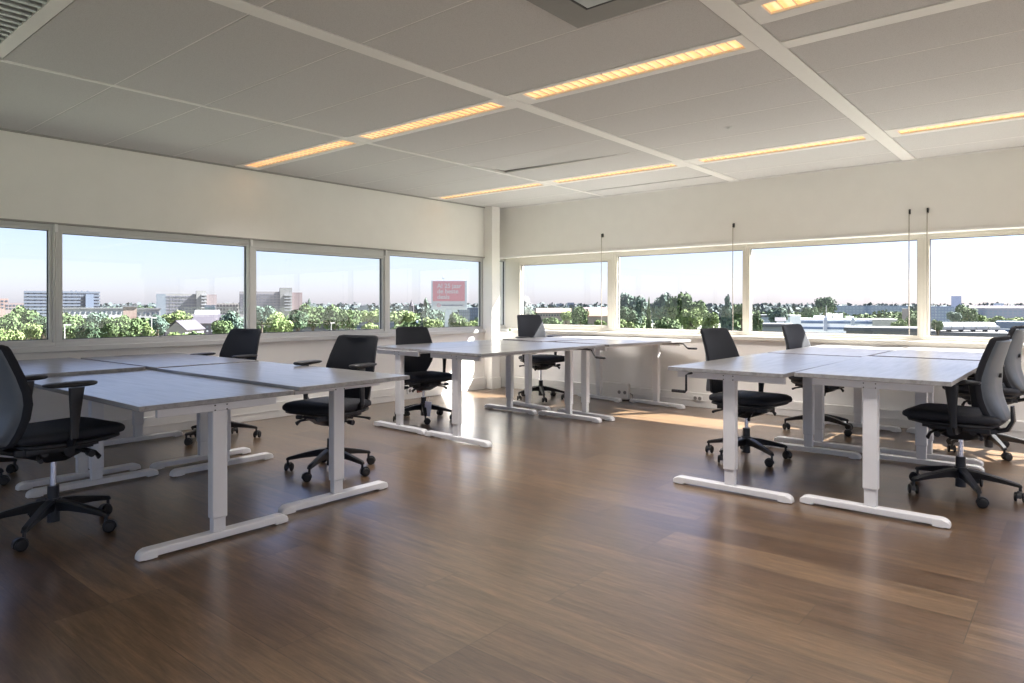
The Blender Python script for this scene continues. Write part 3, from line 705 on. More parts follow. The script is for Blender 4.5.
def tree(label, px, ytop, wpx, d, kind='round', col='mid', seed=1, hscale=None, group='trees outside the windows'):
    """crown width wpx pixels at distance d, crown top at picture row ytop"""
    p = at(px, d); rad = wpx * d / F / 2; zt = zat(ytop, d)
    TPOS.append((p.copy(), rad))
    lod = 'n' if wpx > 45 else 'f'
    key = (kind, col, seed % 3, lod)
    if key not in FOL:
        me = blob_cards(crown(kind, seed % 3 + 11), 5200 if lod == 'n' else 1700, .05 if lod == 'n' else .075, seed)
        me.materials.append(TREE[col]); FOL[key] = me
    rz = rad * (hscale or (1.0 if kind != 'tall' else 2.2))
    top = {'round': 1.05, 'tall': 1.3, 'wide': .75}[kind]
    cz = zt - rz * top
    t = thing('tree', label, 'tree', (p.x, p.y, GZ), 0, group)
    fo = link('foliage', FOL[key], t, (0, 0, cz - GZ), (0, 0, (seed * 37 % 360) / 57.3), (rad * .93, rad * .93, rz))
    bm = B(); h = max(1.0, cz - GZ); tr = max(.12, rad * .06)
    tube(bm, [(0, 0, 0), (.02, .01, h * .5), (0, 0, h), (0, 0, h + rz * .5)], [tr * 1.3, tr, tr * .8, tr * .4], 8)
    for a in range(4):
        an = a * 1.6 + seed; tube(bm, [(0, 0, h * .85), (rad * .3 * math.cos(an), rad * .3 * math.sin(an), h + rz * .1), (rad * .6 * math.cos(an), rad * .6 * math.sin(an), h + rz * .35)], [tr * .5, tr * .35, tr * .15], 6)
    link('trunk', mesh_from(bm, 'trunk', BARK, True), t)
    return t
# left windows --------------------------------------------------------------
T = [
 # label, px, ytop, width, dist, kind, colour, seed, hscale
 ('broad green tree at the left edge, below the pink block', 8, 311, 42, 85, 'round', 'mid', 1, 1.1),
 ('yellow-green bush low at the left picture edge', 5, 327, 34, 55, 'wide', 'light', 2, 1.2),
 ('green tree left of the apartment block', 27, 307, 38, 90, 'round', 'mid', 3, 1.2),
 ('small dark tree at the foot of the apartment block', 44, 315, 24, 70, 'round', 'dark', 4, 1.2),
 ('light green tree just left of the first window post', 33, 322, 22, 60, 'round', 'light', 5, 1.1),
 ('light green tree just right of the first window post', 70, 313, 34, 80, 'round', 'mid', 6, 1.1),
 ('dark green tree in front of the apartment block, right part', 88, 321, 30, 66, 'round', 'dark', 7, 1.1),
 ('grey-green tree right of the apartment block', 98, 311, 32, 95, 'round', 'teal', 8, 1.1),
 ('bushy tree below the long white roof', 114, 316, 32, 72, 'round', 'mid', 9, 1.1),
 ('bushy tree left of the pale gable', 133, 317, 30, 75, 'round', 'mid', 10, 1.1),
 ('yellow-green tree beside the pale gable', 148, 319, 26, 66, 'tall', 'light', 11, 1.1),
 ('dark tree between the long white roof and the pale gable', 158, 315, 24, 88, 'round', 'teal', 12, 1.1),
 ('pale yellow-green tree before the office slab with the tower', 178, 309.5, 36, 135, 'wide', 'light', 13, .8),
 ('low hedge tree in front of the terraced houses', 198, 330, 30, 58, 'wide', 'mid', 14, .9),
 ('low bush right below the pale gable', 178, 331, 26, 56, 'wide', 'light', 15, .9),
 ('green tree at the right edge of the second window', 232, 310, 34, 80, 'round', 'teal', 16, 1.1),
 ('dark tree behind the left chair back', 222, 319, 26, 60, 'round', 'mid', 17, 1.1),
 ('tall hill of trees far behind the long white roof', 122, 305.0, 60, 330, 'wide', 'dark', 18, .35),
 ('small wooded rise left of the office slab', 151, 306.3, 26, 320, 'wide', 'mid', 19, .5),
 ('grey-green tree behind the post of the third window', 262, 304.5, 26, 110, 'round', 'teal', 20, 1.1),
 ('large light green bush low in the third window', 277, 312.5, 36, 55, 'round', 'light', 21, 1.0),
 ('dark blue-green tree right of the light green bush', 298, 309, 26, 80, 'round', 'dark', 22, 1.1),
 ('slim pointed tree rising above its neighbours', 309, 296.5, 9, 130, 'tall', 'teal', 23, 2.0),
 ('rounded tree below the slim pointed tree', 313, 304.5, 30, 95, 'round', 'mid', 24, 1.1),
 ('full green tree in the middle of the third window', 334, 304, 34, 90, 'round', 'mid', 25, 1.1),
 ('green tree right of the middle in the third window', 350, 308, 26, 75, 'round', 'mid', 26, 1.2),
 ('yellow-green flat trees at the right of the third window', 370, 308.5, 36, 150, 'wide', 'light', 27, .8),
 ('low light bush at the lower right of the third window', 372, 322, 28, 70, 'wide', 'light', 28, .7),
 ('yellow-green trees at the left of the billboard window', 400, 309, 34, 165, 'wide', 'light', 29, .8),
 ('low bushes under the curved pale building', 400, 324, 30, 80, 'wide', 'mid', 30, .8),
 ('tall ragged tree directly left of the billboard', 426, 293.5, 20, 95, 'tall', 'teal', 31, 2.2),
 ('dark tree behind the billboard post', 436, 309, 24, 85, 'round', 'teal', 32, 1.2),
 ('light green bush left of the billboard post', 433, 317.5, 22, 70, 'round', 'light', 33, 1.0),
 ('green tree right of the billboard post', 456, 312, 24, 80, 'round', 'mid', 34, 1.1),
 ('low light hedge at the right of the billboard window', 474, 320, 24, 90, 'wide', 'light', 35, .7),
 ('green bush hidden behind the corner column', 494, 316, 18, 80, 'round', 'mid', 36, 1.1),
 # right windows
 ('grey-green tree behind the corner chair', 527, 307, 14, 160, 'round', 'teal', 37, 1.1),
 ('low green bushes left in the terracotta roof window', 549, 316, 26, 110, 'wide', 'mid', 38, .9),
 ('yellow-green bush before the terracotta roofs', 566, 311, 16, 120, 'round', 'light', 39, .9),
 ('round dark green tree in the terracotta roof window', 580, 305.5, 23, 90, 'round', 'mid', 40, 1.1),
 ('low bush at the right of the terracotta roof window', 600, 319, 16, 100, 'wide', 'light', 41, .8),
 ('dark blue-green tree at the left of the big tree group', 634, 293.5, 32, 95, 'round', 'teal', 42, 1.3),
 ('small darker tree low at the left of the big tree group', 627, 306, 24, 80, 'round', 'dark', 43, 1.1),
 ('narrow ivy-covered tree column in the big tree group', 648.5, 291.5, 9, 70, 'tall', 'mid', 44, 5.5),
 ('hazy round tree behind the ivy column', 663, 294, 34, 100, 'round', 'teal', 45, 1.3),
 ('highest full green tree of the big tree group', 679, 291.5, 36, 84, 'round', 'mid', 46, 1.3),
 ('green tree at the right slope of the big tree group', 696, 299, 28, 78, 'round', 'mid', 47, 1.3),
 ('light green willow in front of the big tree group', 690, 308, 26, 66, 'round', 'light', 48, 1.3),
 ('low light bushes at the left foot of the big tree group', 624, 318, 30, 62, 'wide', 'light', 49, .9),
 ('low green bush at the centre foot of the big tree group', 668, 316, 34, 60, 'wide', 'mid', 50, 1.1),
 ('light green tree between the big group and the conifer', 710, 311, 24, 85, 'round', 'light', 51, 1.2),
 ('tall blue-green conifer at the right of the tree window', 727, 289.5, 21, 80, 'tall', 'teal', 52, 2.3),
 ('green tree behind the post right of the conifer', 742, 303, 20, 80, 'round', 'mid', 53, 1.2),
 ('green tree at the left edge of the white building window', 757, 306, 22, 100, 'tall', 'mid', 54, 1.3),
 ('light tree left of the white square sign', 778, 307, 26, 170, 'round', 'teal', 55, .9),
 ('dark domed tree rising over the long white building', 825, 296, 27, 190, 'round', 'dark', 56, .95),
 ('smaller dark tree left of the domed tree', 810, 307, 16, 180, 'round', 'dark', 57, 1.0),
 ('light green tree right of the long white building', 900, 319, 20, 110, 'round', 'light', 58, .9),
 ('small green tree beside the window post with two cords', 913, 315, 16, 125, 'round', 'mid', 59, 1.1),
 ('small round tree low at the left of the last window', 938, 320, 15, 92, 'round', 'mid', 60, 1.0),
 ('large green tree below the far tower', 966, 304, 27, 130, 'round', 'mid', 61, 1.1),
 ('green tree left of the large tree, below the far tower', 955, 311, 16, 125, 'round', 'teal', 62, 1.0),
 ('light green tree right of the large tree', 981, 315, 18, 140, 'round', 'light', 63, .9),
 ('pale yellow-green tree before the long far block', 997, 315.5, 26, 170, 'round', 'light', 64, .8),
 ('pale green flat trees at the right edge', 1014, 316, 28, 180, 'wide', 'light', 65, .7),
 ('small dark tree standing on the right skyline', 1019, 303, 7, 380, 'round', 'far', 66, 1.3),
]
for (lb, px, yt, w, d, kd, cl, sd, hs) in T: tree(lb, px, yt, w, d, kd, cl, sd, hs)
# buildings --------------------------------------------------------------
BM = {}
FOOT = []
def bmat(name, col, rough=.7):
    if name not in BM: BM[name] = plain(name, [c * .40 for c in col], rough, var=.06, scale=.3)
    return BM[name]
def building(label, px0, px1, ytop, d, depth, wall, name='building', turn=0, rows=0, cols=0, wcol=('dark_glass', (.10, .13, .18)), wy=(None, None), wfill=(.6, .5), roof=None, slab=None, extra=None, cat='building', group=None):
    pc = at((px0 + px1) / 2, d); w = (px1 - px0) * d / F; zt = zat(ytop, d); H = zt - GZ
    rz = AZ - math.pi / 2 - math.atan(((px0 + px1) / 2 - 512) / F) + R(turn)
    FOOT.append((pc.copy(), rz, w / 2 * (1.5 if extra else 1), depth))
    t = thing(name, label, cat, (pc.x, pc.y, GZ), rz, group)
    bm = B(); box(bm, -w / 2, w / 2, 0, depth, 0, H); link('wall', mesh_from(bm, 'wall', wall), t)
    def X(px): return (px - (px0 + px1) / 2) * d / F
    if roof == 'flat':
        bm = B(); box(bm, -w / 2 - .3, w / 2 + .3, -.3, depth + .3, H, H + .5); link('roof', mesh_from(bm, 'roof', bmat('roof_grey', (.22, .23, .26))), t)
    elif roof:
        rh, rm = roof; bm = B()
        vs = [bm.verts.new(v) for v in ((-w / 2 - .3, -.4, H), (w / 2 + .3, -.4, H), (w / 2 + .3, depth + .4, H), (-w / 2 - .3, depth + .4, H), (-w / 2 - .3, depth / 2, H + rh), (w / 2 + .3, depth / 2, H + rh))]
        for f in ((0, 1, 5, 4), (2, 3, 4, 5), (0, 4, 3), (1, 2, 5), (3, 2, 1, 0)): bm.faces.new([vs[i] for i in f])
        link('roof', mesh_from(bm, 'roof', rm), t)
    if rows:
        zb = zat(wy[1], d) - GZ; zt2 = zat(wy[0], d) - GZ; rh = (zt2 - zb) / rows; cw = w / cols
        ww, wh = cw * wfill[0], rh * wfill[1]
        bm = B(); box(bm, -ww / 2, ww / 2, -.12, .05, -wh / 2, wh / 2); me = mesh_from(bm, 'window', bmat(*wcol, .25) if len(wcol) == 2 else wcol[0])
        for r in range(rows):
            for c in range(cols):
                link('window', me, t, (-w / 2 + cw * (c + .5), 0, zb + rh * (r + .5)))
    if slab:
        n, y0, y1, sm = slab; bm0 = B(); box(bm0, -w / 2 - .4, w / 2 + .4, -.6, .1, -.42, .42); me = mesh_from(bm0, 'slab', sm)
        for i in range(n):
            yy = y0 + (y1 - y0) * i / max(1, n - 1); link('balcony_slab', me, t, (0, 0, zat(yy, d) - GZ))
    if extra: extra(t, X, lambda y: zat(y, d) - GZ, d)
    return t
wh = bmat('white_render', (.62, .64, .68)); whr = bmat('brightened_white_render', (1.9, 1.95, 2.05)); pk = bmat('pink_brick', (.42, .30, .28)); dk = bmat('dark_cladding', (.16, .20, .28)); pal = bmat('pale_concrete', (.52, .52, .52)); brk = bmat('brown_brick', (.34, .24, .20)); slate = bmat('slate_roof', (.10, .09, .12)); terra = bmat('terracotta_roof', (.42, .22, .16)); bluish = bmat('blue_grey_facade', (.20, .26, .38)); lil = bmat('lilac_grey_facade', (.40, .40, .50))  # whr: white raised in colour to lift facades standing in shade
def blk(t, nm_, x0, x1, y0, y1, z0, z1, m, parent=None):
    bm = B(); box(bm, x0, x1, y0, y1, z0, z1); return link(nm_, mesh_from(bm, nm_, m), parent or t)
building('pink brown block at the left edge of the picture', -14, 6, 298.5, 400, 14, pk, rows=3, cols=6, wy=(299.5, 309))
building('low reddish grey block between the pink block and the apartments', 8, 31, 303, 380, 12, bmat('reddish_grey', (.36, .29, .30)), rows=2, cols=8, wy=(304, 310))
building('black and white banded apartment block of seven floors', 32, 94, 291.8, 300, 14, wh, turn=4, rows=7, cols=12, wy=(292.5, 315), wfill=(.32, .6), wcol=('blue_glass', (.13, .18, .28)), slab=(8, 292.2, 315, dk),
         extra=lambda t, X, Z, d: (blk(t, 'stair_block', X(82), X(89), -1.4, 0, Z(308), Z(294), bluish), [blk(t, 'roof_fan', X(x), X(x + 1.5), 3, 4, Z(291.8), Z(290.3), dk) for x in (70, 74, 79, 84)]))
building('long low white building right of the apartment block', 60, 122.5, 309, 250, 12, wh, rows=1, cols=14, wy=(310.5, 315), roof='flat')
building('brick hall between the long white roofs', 124, 136, 307, 225, 12, bmat('salmon_brick', (.50, .36, .32)), roof='flat')
building('low white building left of the office slab', 138.5, 159, 309.5, 245, 12, wh, rows=1, cols=5, wy=(311, 316), roof='flat')
def tower_extra(t, X, Z, d):
    blk(t, 'tower', X(194.5), X(203.5), -1.5, 10, Z(318), Z(290.6), pal)
    for i in range(6): blk(t, 'balcony', X(199), X(204), -2.6, -1.4, Z(295.5 + i * 3.2), Z(294.2 + i * 3.2), wh)
    blk(t, 'side_wing', X(204), X(213.5), -.6, 12, Z(318), Z(294.3), bmat('pinkish_brick', (.52, .44, .46)))
    blk(t, 'stair_wall', X(158.5), X(167), -.5, 0, Z(318), Z(294), bmat('slate_blue_panel', (.36, .42, .50)))
building('pale gridded office slab with a stair tower, behind the second window', 158.5, 196, 293.8, 280, 12, pal, rows=7, cols=13, wy=(295, 317), wfill=(.72, .5), wcol=('violet_glass', (.38, .38, .46)), extra=tower_extra)
building('dark glazed low block at the right of the gridded office slab', 205, 215, 305, 230, 12, dk, rows=2, cols=5, wy=(306, 314), wcol=('teal_glass', (.2, .28, .32)))
building('white framed block with dark windows at the right of the second window', 217, 238, 303.2, 235, 12, bmat('cream_frame', (.62, .58, .56)), rows=3, cols=7, wy=(303.8, 315), wfill=(.62, .6), wcol=('brown_glass', (.12, .11, .13)))
building('row of dark slate terraced houses behind the pale gable', 168, 222, 323.5, 150, 9, bmat('dusty_brick', (.40, .34, .38)), name='terraced_house_row', rows=2, cols=12, wy=(325, 333), wfill=(.45, .55), wcol=('white_window', (.68, .70, .76)), roof=(2.0, slate))
building('white vaulted roof building above the terraced houses', 197, 218, 314.5, 190, 10, wh, roof=(1.2, wh))
def gable(t, X, Z, d): pass
g = thing('gabled_house', 'small house with a pale cream gable low in the second window', 'house', tuple(at(176, 100)[:2]) + (GZ,), AZ - math.pi / 2)
zt, ze = zat(322, 100) - GZ, zat(330, 100) - GZ
bm = B(); hw = 1.35
a = [bm.verts.new(v) for v in ((-hw, 0, 0), (hw, 0, 0), (hw, 0, ze), (0, 0, zt), (-hw, 0, ze))]; b_ = [bm.verts.new((v.co.x, 6, v.co.z)) for v in a]
bm.faces.new(a); bm.faces.new(b_[::-1])
for i in range(5): bm.faces.new((a[i], a[(i + 1) % 5], b_[(i + 1) % 5], b_[i]))
link('wall', mesh_from(bm, 'wall', bmat('cream_gable', (.66, .60, .56))), g)
bm = B()
for s in (-1, 1):
    p = [(0, -.15, zt + .1), (s * (hw + .25), -.15, ze - .1), (s * (hw + .25), 6.1, ze - .1), (0, 6.1, zt + .1)]
    q = [(x, y, z + .12) for x, y, z in p]; v = [bm.verts.new(x) for x in p + q]
    for f in ((0, 1, 2, 3), (4, 5, 6, 7), (0, 1, 5, 4), (1, 2, 6, 5), (2, 3, 7, 6), (3, 0, 4, 7)): bm.faces.new([v[i] for i in f])
link('roof', mesh_from(bm, 'roof', slate), g)
def slab2(t, X, Z, d):
    blk(t, 'tower', X(279), X(290.5), -1.5, 10, Z(318), Z(287.6), pal)
    for i in range(6): blk(t, 'balcony', X(283), X(290), -2.6, -1.4, Z(296 + i * 3.0), Z(294.6 + i * 3.0), wh)
    blk(t, 'side_wing', X(290.5), X(300.5), -.6, 12, Z(318), Z(292.3), bmat('rose_brick', (.56, .44, .46)))
building('pale gridded hospital slab with a tower in the third window', 241, 283, 291.6, 260, 12, bmat('pale_lilac_render', (.60, .57, .60)), rows=7, cols=12, wy=(293, 312), wfill=(.7, .45), wcol=('lilac_glass', (.46, .46, .54)), extra=slab2)
building('low dark roofed shed behind the light green bush', 294, 331, 323, 120, 8, bmat('shed_grey', (.24, .25, .26)), name='shed', rows=1, cols=8, wy=(325, 330), roof='flat')
building('low grey viaduct building at the right of the shed', 335, 352, 328, 120, 8, pal, roof='flat')
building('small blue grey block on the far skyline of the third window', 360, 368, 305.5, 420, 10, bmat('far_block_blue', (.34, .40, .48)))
building('distant dark low block with cars before it in the third window', 355, 384, 318, 200, 10, bluish, rows=1, cols=8, wy=(319, 323), wcol=('dusk_window', (.55, .56, .62)))
building('grey block beside the church spire', 403, 408.5, 305.8, 420, 10, bmat('far_block_slate', (.22, .27, .33)))
t = thing('church', 'tiny pointed church spire on the skyline left of the billboard', 'church', tuple(at(411.5, 430)[:2]) + (GZ,), AZ - math.pi / 2)
bm = B(); box(bm, -1.3, 1.3, -1.3, 1.3, 0, zat(306, 430) - GZ); link('tower', mesh_from(bm, 'tower', slate), t)
bm = B(); cyl(bm, (0, 0, zat(306, 430) - GZ), (0, 0, zat(299.8, 430) - GZ), 1.5, 8, .05); link('spire', mesh_from(bm, 'spire', slate), t)
t = thing('round_office', 'curved pale office building low in the billboard window', 'building', tuple(at(409, 215)[:2]) + (GZ,), AZ - math.pi / 2)
bm = B(); cyl(bm, (0, 4, 0), (0, 4, zat(316.5, 215) - GZ), 2.6, 32); link('wall', mesh_from(bm, 'wall', bmat('curved_render', (.34, .38, .44)), True, 40), t)
bm = B()
for i in range(2): cyl(bm, (0, 4, zat(320 + 3 * i, 215) - GZ), (0, 4, zat(318.4 + 3 * i, 215) - GZ), 2.65, 32)
link('window_band', mesh_from(bm, 'wb', bmat('blue_glass', (.13, .18, .28)), True, 40), t)
building('low dark blue building left of the curved office', 385, 394, 316.5, 190, 8, bluish, rows=1, cols=5, wy=(318, 322), wcol=('pale_window', (.6, .62, .68)))
building('blue grey glazed office right of the billboard', 459, 486, 307.5, 240, 12, bluish, rows=3, cols=12, wy=(309, 319), wfill=(.5, .6), wcol=('sky_glass', (.40, .50, .66)))
# billboard
db = 120
t = thing('billboard', 'red and white advertising billboard on a tall pale post', 'billboard', tuple(at(449, db)[:2]) + (GZ,), AZ - math.pi / 2 + R(5))
s = db / F
def bz(y): return zat(y, db) - GZ
xl, xr = (431.5 - 449) * s, (467 - 449) * s; z0b, z1b = bz(309.2), bz(281)
bm = B(); box(bm, xl, xr, .02, .9, z0b - .1, z1b + .1, .02); link('cabinet', mesh_from(bm, 'cabinet', M['bgrey']), t)
bm = B(); box(bm, xl + .25, xr - .4, -.03, .02, bz(301.2), z1b - .05); fr = link('poster', mesh_from(bm, 'poster', M['red']), t); fr['label'] = 'red poster field'
bm = B(); box(bm, xl + .25, xr - .4, -.03, .02, z0b, bz(301.2)); fw = link('poster', mesh_from(bm, 'poster', M['white']), t); fw['label'] = 'white strip with the company name'
bm = B(); cyl(bm, (-.15, .5, 0), (-.15, .5, z0b - .1), .62, 24); box(bm, -1.8, 1.5, .3, .7, z0b - .5, z0b - .1); link('post', mesh_from(bm, 'post', M['bgrey'], True, 40), t)
bm = B(); cyl(bm, (-1.0, .5, z1b), (-1.0, .5, z1b + .9), .05, 8); box(bm, -1.15, -.85, .4, .6, z1b + .3, z1b + .6); link('mast', mesh_from(bm, 'mast', M['bgrey']), t)
def text(body, size, x, z, m, parent, y=-.04, bold=.0):
    cu = bpy.data.curves.new('txt', 'FONT'); cu.body = body; cu.size = size; cu.extrude = .01; cu.offset = bold
    o = bpy.data.objects.new('txt', cu); COL.objects.link(o)
    dg = bpy.context.evaluated_depsgraph_get(); me = bpy.data.meshes.new_from_object(o.evaluated_get(dg)); bpy.data.objects.remove(o)
    me.materials.clear(); me.materials.append(m)
    q = link('lettering', me, parent, (x, y, z), (R(90), 0, 0)); return q
tx = xl + .25 + .75
text('Al 25 jaar', 1.08, tx, bz(287.9), M['white'], fr, bold=.014); text('de beste', 1.08, tx, bz(293.3), M['white'], fr, bold=.014); text('deals', 1.08, tx, bz(298.8), M['white'], fr, bold=.014)
text('vakantiediscounter', .50, tx + .8, bz(306.0), M['navy'], fw, bold=.006)
bm = B(); c0 = (tx + .28, -.035, bz(305.2))
for i in range(28):
    a0, a1 = 2 * math.pi * i / 28, 2 * math.pi * (i + 1) / 28
    if 3 <= i <= 4: continue
    v = [bm.verts.new((c0[0] + r_ * math.cos(a), c0[1], c0[2] + r_ * math.sin(a))) for a, r_ in ((a0, .22), (a0, .34), (a1, .34), (a1, .22))]; bm.faces.new(v)
box(bm, c0[0] - .12, c0[0] + .12, c0[1] - .004, c0[1] + .004, c0[2] - .05, c0[2] + .05)
link('logo', mesh_from(bm, 'logo', M['red']), fw)
# right windows: many facade colours are raised to imitate light and haze -------------------------------------------------------------
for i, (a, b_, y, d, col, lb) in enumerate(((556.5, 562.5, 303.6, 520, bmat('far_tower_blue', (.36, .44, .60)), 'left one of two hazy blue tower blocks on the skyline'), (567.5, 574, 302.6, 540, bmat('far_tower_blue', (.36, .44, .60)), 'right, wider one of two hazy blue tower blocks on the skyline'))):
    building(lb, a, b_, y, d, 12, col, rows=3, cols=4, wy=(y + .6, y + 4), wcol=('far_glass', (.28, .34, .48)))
building('pink grey terrace with pale roof left in the terracotta roof window', 537, 562, 312.5, 190, 8, bmat('rose_grey', (.50, .40, .40)), rows=1, cols=9, wy=(313.5, 317), roof=(1.2, bmat('rose_roof', (.44, .30, .28))))
building('long house with a bright terracotta roof right of the round tree', 588, 612, 316, 170, 9, bmat('sand_wall', (.60, .50, .42)), roof=(1.6, terra))
building('dark terrace behind the bright terracotta roof', 584, 616, 311, 260, 9, bmat('plum_brick', (.26, .20, .24)), rows=1, cols=10, wy=(312, 315), roof=(1.4, bmat('plum_roof', (.30, .20, .22))))
building('pale orange house right below the ivory skyline', 563, 570, 312.5, 170, 8, bmat('ochre_wall', (.62, .50, .34)), name='house', roof=(1.0, bmat('ochre_roof', (.55, .42, .26))))
def longwhite(t, X, Z, d):
    for x0, x1 in ((801, 824), (828, 849), (852.5, 868), (872.5, 884.5)):
        for y0, y1 in ((321.2, 323.6), (327.2, 329.4)): blk(t, 'window_band', X(x0), X(x1), -.2, .05, Z(y1), Z(y0), bmat('band_glass', (.28, .40, .64)))
    for x0 in (825, 849.5): blk(t, 'stair_tower', X(x0), X(x0 + 3), -.8, 0, Z(331), Z(317.8), bmat('grey_panel', (.72, .8, .95)))
    blk(t, 'end_wing', X(868), X(889), -1.6, 14, Z(334), Z(319), bmat('cream_panel', (.66, .66, .64)))
    for x0, x1, y in ((827, 832, 313.5), (833, 842, 314.3), (815, 826, 316.3), (846, 852, 316.8)): blk(t, 'roof_unit', X(x0), X(x1), 3, 7, Z(319.5), Z(y), whr)
    blk(t, 'roof_mast', X(826.5), X(827.1), 4, 4.4, Z(318), Z(305), pal)
building('long low white office with blue window bands', 797, 872, 319.3, 150, 14, whr, roof=None, extra=longwhite)
building('white square gable sign block beside the far chair', 790.3, 800.5, 315.5, 140, 6, bmat('brightened_white', (1.9, 1.9, 1.95)))
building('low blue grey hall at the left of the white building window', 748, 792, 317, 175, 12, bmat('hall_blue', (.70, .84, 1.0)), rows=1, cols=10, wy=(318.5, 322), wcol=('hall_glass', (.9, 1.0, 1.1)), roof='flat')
building('small white shed with a dark roof left of the square sign', 777, 784, 321, 120, 5, bmat('brightened_white', (1.9, 1.9, 1.95)), name='shed', roof=(.6, slate))
building('flat grey roof low at the left of the white building window', 745, 790, 327, 110, 8, bmat('flat_grey', (.5, .55, .6)), roof='flat')
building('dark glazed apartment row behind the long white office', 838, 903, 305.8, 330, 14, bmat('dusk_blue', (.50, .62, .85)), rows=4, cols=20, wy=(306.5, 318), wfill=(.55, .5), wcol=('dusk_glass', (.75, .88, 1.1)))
building('slim brick tower right of the dark apartment row', 902.5, 909, 308.8, 240, 8, bmat('pinkish_brick', (.52, .44, .46)))
building('low flat pale roof in front of the long white office', 850, 920, 331.5, 92, 8, bmat('light_roof', (.30, .31, .32)), roof='flat')
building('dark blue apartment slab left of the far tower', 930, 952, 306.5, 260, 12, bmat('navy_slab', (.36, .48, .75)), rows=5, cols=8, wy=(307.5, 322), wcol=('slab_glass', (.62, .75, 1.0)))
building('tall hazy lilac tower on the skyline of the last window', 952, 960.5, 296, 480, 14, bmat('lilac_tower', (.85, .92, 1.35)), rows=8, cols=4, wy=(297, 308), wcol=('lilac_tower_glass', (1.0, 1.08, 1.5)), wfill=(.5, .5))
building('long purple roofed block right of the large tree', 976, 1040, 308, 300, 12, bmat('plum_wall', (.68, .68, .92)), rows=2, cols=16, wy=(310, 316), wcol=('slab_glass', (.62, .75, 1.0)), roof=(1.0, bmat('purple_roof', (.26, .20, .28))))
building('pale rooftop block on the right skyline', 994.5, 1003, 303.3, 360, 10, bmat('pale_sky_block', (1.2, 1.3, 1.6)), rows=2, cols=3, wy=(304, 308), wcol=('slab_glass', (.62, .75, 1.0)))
building('dark blue flat roofed shed with a white stripe at the right edge', 1001, 1050, 322, 110, 8, bmat('navy_shed', (.16, .24, .42)), name='shed', extra=lambda t, X, Z, d: blk(t, 'stripe', X(1001), X(1050), -.1, .1, Z(329.8), Z(328.9), whr))
building('low grey car park deck in the last window', 930, 1001, 332.5, 100, 14, bmat('deck_grey', (.26, .27, .29)), name='car_park')
# continuous far woodland on the skyline (not countable)
def near_building(p, m):
    for c, rz, hw, dp in FOOT:
        v = Matrix.Rotation(-rz, 3, 'Z') @ (p - c)
        if abs(v.x) < hw + m and -m - 1.5 < v.y < dp + m: return True
    for c, r_ in TPOS:
        if (p - c).length < r_ + m: return True
    return False
rnd = random.Random(5); pr = []
for px in range(-60, 1180, 4):
    for d in (480, 600, 740, 900):
        p = at(px + rnd.uniform(-3, 3), d)
        h = zat(304.8 + rnd.uniform(-1.8, 1.6), d); r_ = rnd.uniform(5, 8)
        if near_building(p, r_ * 1.3): continue
        pr.append((Vector((p.x, p.y, h - r_)), r_)); pr.append((Vector((p.x, p.y, h - r_ * 2.1)), r_ * 1.1))
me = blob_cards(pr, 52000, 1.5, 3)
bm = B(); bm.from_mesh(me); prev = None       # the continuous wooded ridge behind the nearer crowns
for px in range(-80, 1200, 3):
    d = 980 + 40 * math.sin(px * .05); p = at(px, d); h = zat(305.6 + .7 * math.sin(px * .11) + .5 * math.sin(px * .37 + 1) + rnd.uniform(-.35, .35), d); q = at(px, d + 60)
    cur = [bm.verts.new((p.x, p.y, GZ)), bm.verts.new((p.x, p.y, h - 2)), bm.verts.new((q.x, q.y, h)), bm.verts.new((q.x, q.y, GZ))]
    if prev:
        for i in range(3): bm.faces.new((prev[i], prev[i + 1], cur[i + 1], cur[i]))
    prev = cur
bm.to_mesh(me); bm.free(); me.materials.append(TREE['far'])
o = link('distant_woodland', me); tag(o, 'hazy blue-green belt of woodland along the whole skyline', 'woodland', None, 'stuff')
# lower tree belt filling the ground between the city blocks
pr = []
for px in list(range(-40, 500, 6)) + list(range(510, 640, 6)) + list(range(740, 1120, 6)):
    for d, yy in ((300, 312), (210, 318), (150, 325)):
        if px > 745 and yy > 313: continue
        p = at(px + rnd.uniform(-3, 3), d); h = zat(yy + rnd.uniform(-1.5, 3), d); r_ = rnd.uniform(2.5, 4.2) * d / 210
        if near_building(p, r_ * 1.2): continue
        pr.append((Vector((p.x, p.y, h - r_)), r_))
me = blob_cards(pr, 30000, .75, 4); me.materials.append(TREE['mid'])
o = link('shrub_belt', me); tag(o, 'continuous belt of green shrubs filling the ground between the city blocks', 'shrubs', None, 'stuff')

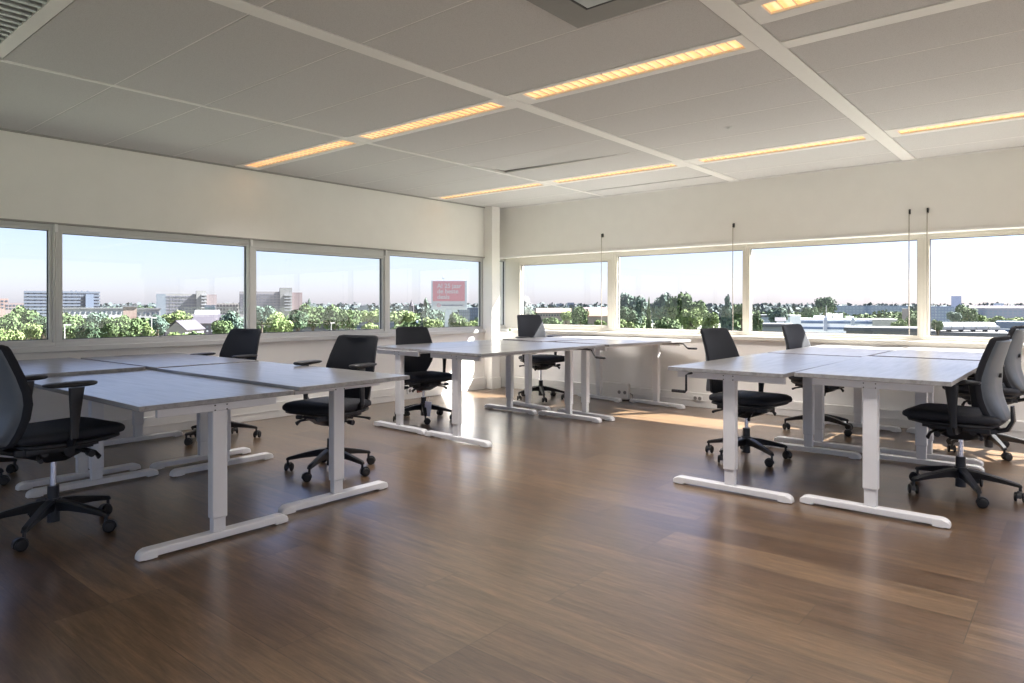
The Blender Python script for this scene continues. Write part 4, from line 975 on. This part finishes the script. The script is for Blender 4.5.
# parked cars on the deck
def m_car():
    bm = B(); secs = []
    prof = [(-2.1, .55), (-2.0, .85), (-1.2, .95), (-.7, 1.38), (.6, 1.42), (1.3, .98), (2.05, .82), (2.15, .5)]
    for sgn in (-1, 1): secs.append([Vector((x, sgn * .85, z)) for x, z in prof] + [Vector((2.1, sgn * .85, .28)), Vector((-2.05, sgn * .85, .28))])
    loft(bm, secs); return mesh_from(bm, 'body', bmat('car_paint_white', (.50, .52, .56), .3))
def m_cw():
    bm = B(); cyl(bm, (0, -.1, .3), (0, .1, .3), .3, 16); return mesh_from(bm, 'wheel', M['rubber'])
def m_cg():
    bm = B(); box(bm, -.85, .95, -.87, .87, .98, 1.30, .05); return mesh_from(bm, 'side_glass', bmat('blue_glass', (.13, .18, .28)))
cb, cw_, cg = m_car(), m_cw(), m_cg()
for i, (px, d) in enumerate(((937, 104), (949, 104), (961, 104), (973, 104), (985, 104))):
    p = at(px, d); t = thing('car', ['leftmost white car on the parking deck', 'second white car from the left on the parking deck', 'middle pale car on the parking deck', 'fourth pale car from the left on the parking deck', 'rightmost pale car on the parking deck'][i], 'car', (p.x, p.y, zat(332.5, 100)), AZ, 'cars parked on the deck')
    link('body', cb, t); link('side_glass', cg, t)
    for x in (-1.35, 1.35):
        for y in (-.8, .8): link('wheel', cw_, t, (x, y, 0))
# lamp posts
for i, (px, y, d, lb) in enumerate(((64.5, 325, 60, 'pale lamp post right beside the first window post'), (151.5, 318, 70, 'thin lamp post before the yellow-green tree'), (331, 323, 80, 'thin pole right of the shed in the third window'))):
    p = at(px, d); t = thing('lamp_post', lb, 'lamp post', (p.x, p.y, GZ), 0, 'street lamp posts outside'); h = zat(y, d) - GZ
    bm = B(); cyl(bm, (0, 0, 0), (0, 0, h), .09, 10, .05); link('pole', mesh_from(bm, 'pole', pal), t)
    bm = B(); box(bm, -.1, .5, -.08, .08, h - .05, h + .05, .02); link('lamp_head', mesh_from(bm, 'head', pal), t)

# ------------------------------------------------------------------ light
a_, b2 = .80, .58
sd = Vector((-a_, b2, -1)).normalized()
S = bpy.data.lights.new('sun', 'SUN'); S.energy = 50.0; S.angle = R(.6); S.color = (1, .965, .91)
so = link('sun', S); so.rotation_euler = (-sd).to_track_quat('Z', 'Y').to_euler(); so.location = (30, -20, 40)
w = bpy.data.worlds.new('world'); scene.world = w; w.use_nodes = True; nt = w.node_tree; bg = nt.nodes['Background']
sky = N(nt, 'ShaderNodeTexSky', sky_type='NISHITA'); sky.sun_disc = False; sky.sun_elevation = math.asin(-sd.z)
sky.sun_rotation = math.atan2(-sd.x, -sd.y)   # azimuth measured from +Y
sky.air_density = 1.0; sky.dust_density = .8; sky.ozone_density = 1.5
SKY_K, HAZE_K = .155, .285
mx = N(nt, 'ShaderNodeMix', data_type='RGBA', blend_type='MULTIPLY'); mx.inputs[0].default_value = 1; mx.inputs[7].default_value = (SKY_K * .93, SKY_K * .93, SKY_K * 1.22, 1)
nt.links.new(sky.outputs[0], mx.inputs[6])
ad = N(nt, 'ShaderNodeMix', data_type='RGBA', blend_type='ADD'); ad.inputs[0].default_value = 1; ad.inputs[7].default_value = (.80 * HAZE_K, .815 * HAZE_K, 1.02 * HAZE_K, 1)
nt.links.new(mx.outputs[2], ad.inputs[6]); nt.links.new(ad.outputs[2], bg.inputs[0]); bg.inputs[1].default_value = 1.0
